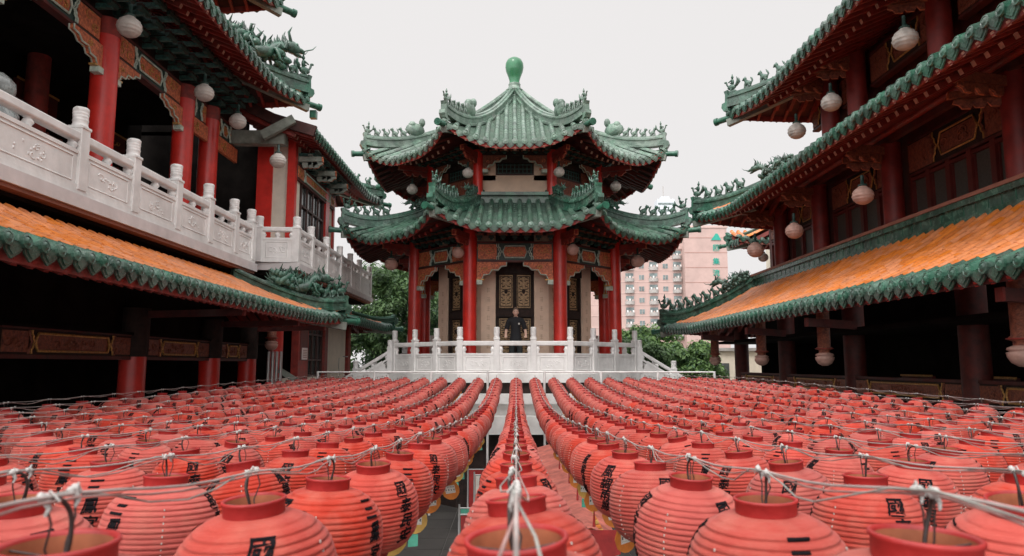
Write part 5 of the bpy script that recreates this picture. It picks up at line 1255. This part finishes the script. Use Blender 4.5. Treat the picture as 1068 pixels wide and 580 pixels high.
# ================================================================ PERSON
def person():
    root = thing('person', 'man in a black t-shirt standing behind the pavilion balustrade with his hands on the rail', 'person', (.10, 18.98, FLOOR))
    J = {'pel': ((0, 0, .93), .125), 'wai': ((0, 0, 1.08), .115), 'che': ((0, .0, 1.28), .14), 'upc': ((0, .01, 1.40), .12), 'nek': ((0, .0, 1.50), .055), 'nk2': ((0, -.015, 1.545), .052)}
    bm = bmesh.new(); 
    V_ = {}; 
    def jt(k, co, r): V_[k] = (bm.verts.new(co), r)
    for k, (co, r) in J.items(): jt(k, co, r)
    for s, q in ((-1, 'l'), (1, 'r')):
        jt('sh' + q, (s * .175, .0, 1.42), .062); jt('el' + q, (s * .255, .02, 1.15), .043); jt('wr' + q, (s * .27, -.17, 1.00), .029); jt('ha' + q, (s * .265, -.235, .985), .030)
        jt('hi' + q, (s * .095, 0, .88), .095); jt('kn' + q, (s * .11, -.01, .49), .06); jt('an' + q, (s * .115, .02, .09), .04); jt('to' + q, (s * .125, -.13, .04), .036)
    E = [('pel', 'wai'), ('wai', 'che'), ('che', 'upc'), ('upc', 'nek'), ('nek', 'nk2')]
    for q in 'lr': E += [('upc', 'sh' + q), ('sh' + q, 'el' + q), ('el' + q, 'wr' + q), ('wr' + q, 'ha' + q), ('pel', 'hi' + q), ('hi' + q, 'kn' + q), ('kn' + q, 'an' + q), ('an' + q, 'to' + q)]
    # fingers, rooted in the palm, curled over the rail
    for s, q in ((-1, 'l'), (1, 'r')):
        for i, (dx, ln) in enumerate(((-.024, .06), (-.008, .068), (.008, .064), (.022, .052))):
            jt('f%d%s' % (i, q), (s * .265 + dx, -.262, .982), .0095); jt('g%d%s' % (i, q), (s * .265 + dx * 1.15, -.262 - ln * .5, .972), .0085); jt('h%d%s' % (i, q), (s * .265 + dx * 1.2, -.262 - ln * .72, .972 - ln * .5), .0075)
            E += [('ha' + q, 'f%d%s' % (i, q)), ('f%d%s' % (i, q), 'g%d%s' % (i, q)), ('g%d%s' % (i, q), 'h%d%s' % (i, q))]
        jt('t0' + q, (s * .265 - s * .032, -.225, .975), .011); jt('t1' + q, (s * .265 - s * .05, -.25, .962), .009); E += [('wr' + q, 't0' + q), ('t0' + q, 't1' + q)]
    for a, c in E: bm.edges.new((V_[a][0], V_[c][0]))
    me = bpy.data.meshes.new('body'); bm.verts.index_update(); rs = {v.index: r for v, r in V_.values()}; ri = V_['pel'][0].index; bm.to_mesh(me); bm.free()
    o = bpy.data.objects.new('body', me); COL.objects.link(o)
    sk = o.modifiers.new('skin', 'SKIN'); sk.use_smooth_shade = True
    for i, v in enumerate(me.skin_vertices[0].data): v.radius = (rs[i], rs[i] * (.78 if rs[i] > .09 else 1)); v.use_root = (i == ri)
    sb = o.modifiers.new('sub', 'SUBSURF'); sb.levels = 2; sb.render_levels = 2
    bpy.context.view_layer.update(); dg = bpy.context.evaluated_depsgraph_get(); m2 = bpy.data.meshes.new_from_object(o.evaluated_get(dg)); bpy.data.objects.remove(o)
    # head joined into the same mesh
    hb = MB(); hc = V((0, -.02, 1.635))
    n = 22; sg_ = 24; vs = []
    for i in range(n + 1):
        th = PI * i / n
        for k in range(sg_):
            a = 2 * PI * k / sg_; x = math.sin(th) * math.cos(a); y = math.sin(th) * math.sin(a); z = math.cos(th)
            w = .074 * (1 - .20 * max(0, -z) ** 1.5); d = .093
            p = V((x * w, y * d, z * .118))
            if y < 0:                                  # face is at -y
                p.y += -.018 * math.exp(-((x * 1.0) / .16) ** 2 - ((z + .12) / .22) ** 2)       # nose
                p.y += .010 * math.exp(-((abs(x) - .38) / .18) ** 2 - ((z - .12) / .12) ** 2)     # eye sockets
                p.y += -.006 * math.exp(-(x / .3) ** 2 - ((z + .52) / .10) ** 2)                   # lips
                p.y += -.010 * math.exp(-(x / .3) ** 2 - ((z + .85) / .18) ** 2)
            vs.append(p + hc)
    hb.add(vs, [(i * sg_ + k, (i + 1) * sg_ + k, (i + 1) * sg_ + (k + 1) % sg_, i * sg_ + (k + 1) % sg_) for i in range(n) for k in range(sg_)], 0, True)
    for s in (-1, 1): hb.ball(hc + V((s * .076, .01, -.005)), (.012, .022, .032), 0, 8); hb.ball(hc + V((s * .028, -.077, .014)), (.012, .008, .007), 1, 8)
    hb.ball(hc + V((0, -.088, -.062)), (.022, .006, .006), 2, 8)
    M['skin'] = mat('skin', (.66, .43, .33), .5, .05, 20); M['eye'] = mat('eye', (.04, .03, .03), .3, .1); M['lips'] = mat('lips', (.42, .18, .15), .5, .1)
    M['shirt'] = mat('black_cotton', (.012, .013, .016), .85, .2, 20); M['trouser'] = mat('dark_trousers', (.03, .04, .042), .85, .2, 20); M['hair'] = mat('short_brown_hair', (.20, .14, .10), .7, .4, 60, .5, 90)
    body = MB(); body.add([v.co for v in m2.vertices], [tuple(p.vertices) for p in m2.polygons], 0, True); body.add(hb.v, hb.f, 0, True)
    k0 = len(body.m) - len(hb.m)
    for i, m_ in enumerate(hb.m): body.m[k0 + i] = m_
    bo = body.build('body', ['skin', 'eye', 'lips']); bo.parent = root
    def cloth(name, sel, push, m):
        vsn = [v.co + v.normal * push for v in m2.vertices]; fs = [tuple(p.vertices) for p in m2.polygons if sel(p.center)]
        used = sorted({i for f in fs for i in f}); mp = {j: i for i, j in enumerate(used)}
        c = MB(); c.add([vsn[j] for j in used], [tuple(mp[j] for j in f) for f in fs], 0, True); co = c.build(name, [m]); co.parent = root
        so = co.modifiers.new('thickness', 'SOLIDIFY'); so.thickness = .006; so.offset = 1; return co
    cloth('shirt', lambda c: .86 < c.z < 1.50 and (abs(c.x) < .2 or c.z > 1.18), .014, 'shirt')
    cloth('trousers', lambda c: .09 < c.z < .97 and abs(c.x) < .215, .012, 'trouser')
    sh = MB()
    for s in (-1, 1): sh.ball((s * .12, -.06, .045), (.05, .135, .045), 0, 12)
    so = sh.build('shoes', ['eye']); so.parent = root
    h = MB(); rd = random.Random(5); vs = []; n = 12
    for i in range(n + 1):
        th = PI * .56 * i / n
        for k in range(24):
            a = 2 * PI * k / 24; front = max(0, -math.sin(a)); lim = th * (1 - .42 * front); j = 1 + .05 * rd.random()
            vs.append(hc + V((math.sin(lim) * math.cos(a) * .080 * j, math.sin(lim) * math.sin(a) * .099 * j + .004, math.cos(lim) * .128 * j + .006)))
    h.add(vs, [(i * 24 + k, (i + 1) * 24 + k, (i + 1) * 24 + (k + 1) % 24, i * 24 + (k + 1) % 24) for i in range(n) for k in range(24)], 0, True)
    ho = h.build('hair', ['hair']); ho.parent = root
    lg = MB(); lg.lathe([(.001, 0), (.026, 0), (.026, .003), (.001, .003)], 16, 0, (.085, -.163, 1.315), Matrix.Rotation(R(90), 3, 'X')); 
    lo = lg.build('chest_logo', ['lab']); lo.parent = root
person()

# ================================================================ SKY AND SUN
w = bpy.data.worlds.new('World'); scene.world = w; w.use_nodes = True
N = w.node_tree.nodes; L = w.node_tree.links; bg = N['Background']
SE, SR = R(58), R(205)
sky = N.new('ShaderNodeTexSky'); sky.sky_type = 'NISHITA'; sky.sun_disc = False; sky.sun_elevation = SE; sky.sun_rotation = SR; sky.dust_density = 4; sky.air_density = 1.2
hsv = N.new('ShaderNodeHueSaturation'); hsv.inputs['Saturation'].default_value = .2; L.new(sky.outputs[0], hsv.inputs['Color'])
tc = N.new('ShaderNodeTexCoord'); no = N.new('ShaderNodeTexNoise'); no.inputs['Scale'].default_value = 1.6; no.inputs['Detail'].default_value = 6
L.new(tc.outputs['Generated'], no.inputs['Vector'])
cr = N.new('ShaderNodeValToRGB'); cr.color_ramp.elements[0].color = (8.6, 8.4, 8.35, 1); cr.color_ramp.elements[1].color = (9.0, 8.75, 8.7, 1); L.new(no.outputs['Fac'], cr.inputs['Fac'])
# an overcast sky is about two to three times brighter overhead than near the horizon
sx = N.new('ShaderNodeSeparateXYZ'); L.new(tc.outputs['Generated'], sx.inputs[0]); mz = N.new('ShaderNodeMapRange'); mz.inputs['From Min'].default_value = .5; mz.inputs['From Max'].default_value = 1.0; mz.inputs['To Min'].default_value = 1.0; mz.inputs['To Max'].default_value = 2.6
L.new(sx.outputs['Z'], mz.inputs['Value'])
# sun side behind the camera, out of view, brightened as added fill light
dt = N.new('ShaderNodeVectorMath'); dt.operation = 'DOT_PRODUCT'; dt.inputs[1].default_value = (math.sin(SR), math.cos(SR), 0); L.new(tc.outputs['Generated'], dt.inputs[0])
md = N.new('ShaderNodeMapRange'); md.inputs['From Min'].default_value = 0; md.inputs['From Max'].default_value = .9; md.inputs['To Min'].default_value = 1; md.inputs['To Max'].default_value = 3.0; L.new(dt.outputs['Value'], md.inputs['Value'])
mm = N.new('ShaderNodeMath'); mm.operation = 'MULTIPLY'; L.new(mz.outputs['Result'], mm.inputs[0]); L.new(md.outputs['Result'], mm.inputs[1])
vm = N.new('ShaderNodeVectorMath'); vm.operation = 'SCALE'; L.new(cr.outputs[0], vm.inputs[0]); L.new(mm.outputs[0], vm.inputs['Scale'])
mx = N.new('ShaderNodeMixRGB'); mx.inputs['Fac'].default_value = .94; L.new(hsv.outputs[0], mx.inputs['Color1']); L.new(vm.outputs[0], mx.inputs['Color2'])
L.new(mx.outputs[0], bg.inputs['Color']); bg.inputs['Strength'].default_value = .1
sl = bpy.data.lights.new('sun', 'SUN'); so = bpy.data.objects.new('sun', sl); COL.objects.link(so); sl.energy = 1.3; sl.angle = R(16); sl.color = (1, .96, .91)
az_ = SR; d = V((math.sin(az_) * math.cos(SE), math.cos(az_) * math.cos(SE), math.sin(SE))); so.rotation_euler = (-d).to_track_quat('-Z', 'Y').to_euler()
scene.view_settings.view_transform = 'Standard'; scene.view_settings.look = 'None'; scene.view_settings.exposure = 0; scene.view_settings.gamma = 1
scene.render.engine = 'CYCLES'; scene.cycles.max_bounces = 6; scene.cycles.diffuse_bounces = 3; scene.cycles.use_denoising = True
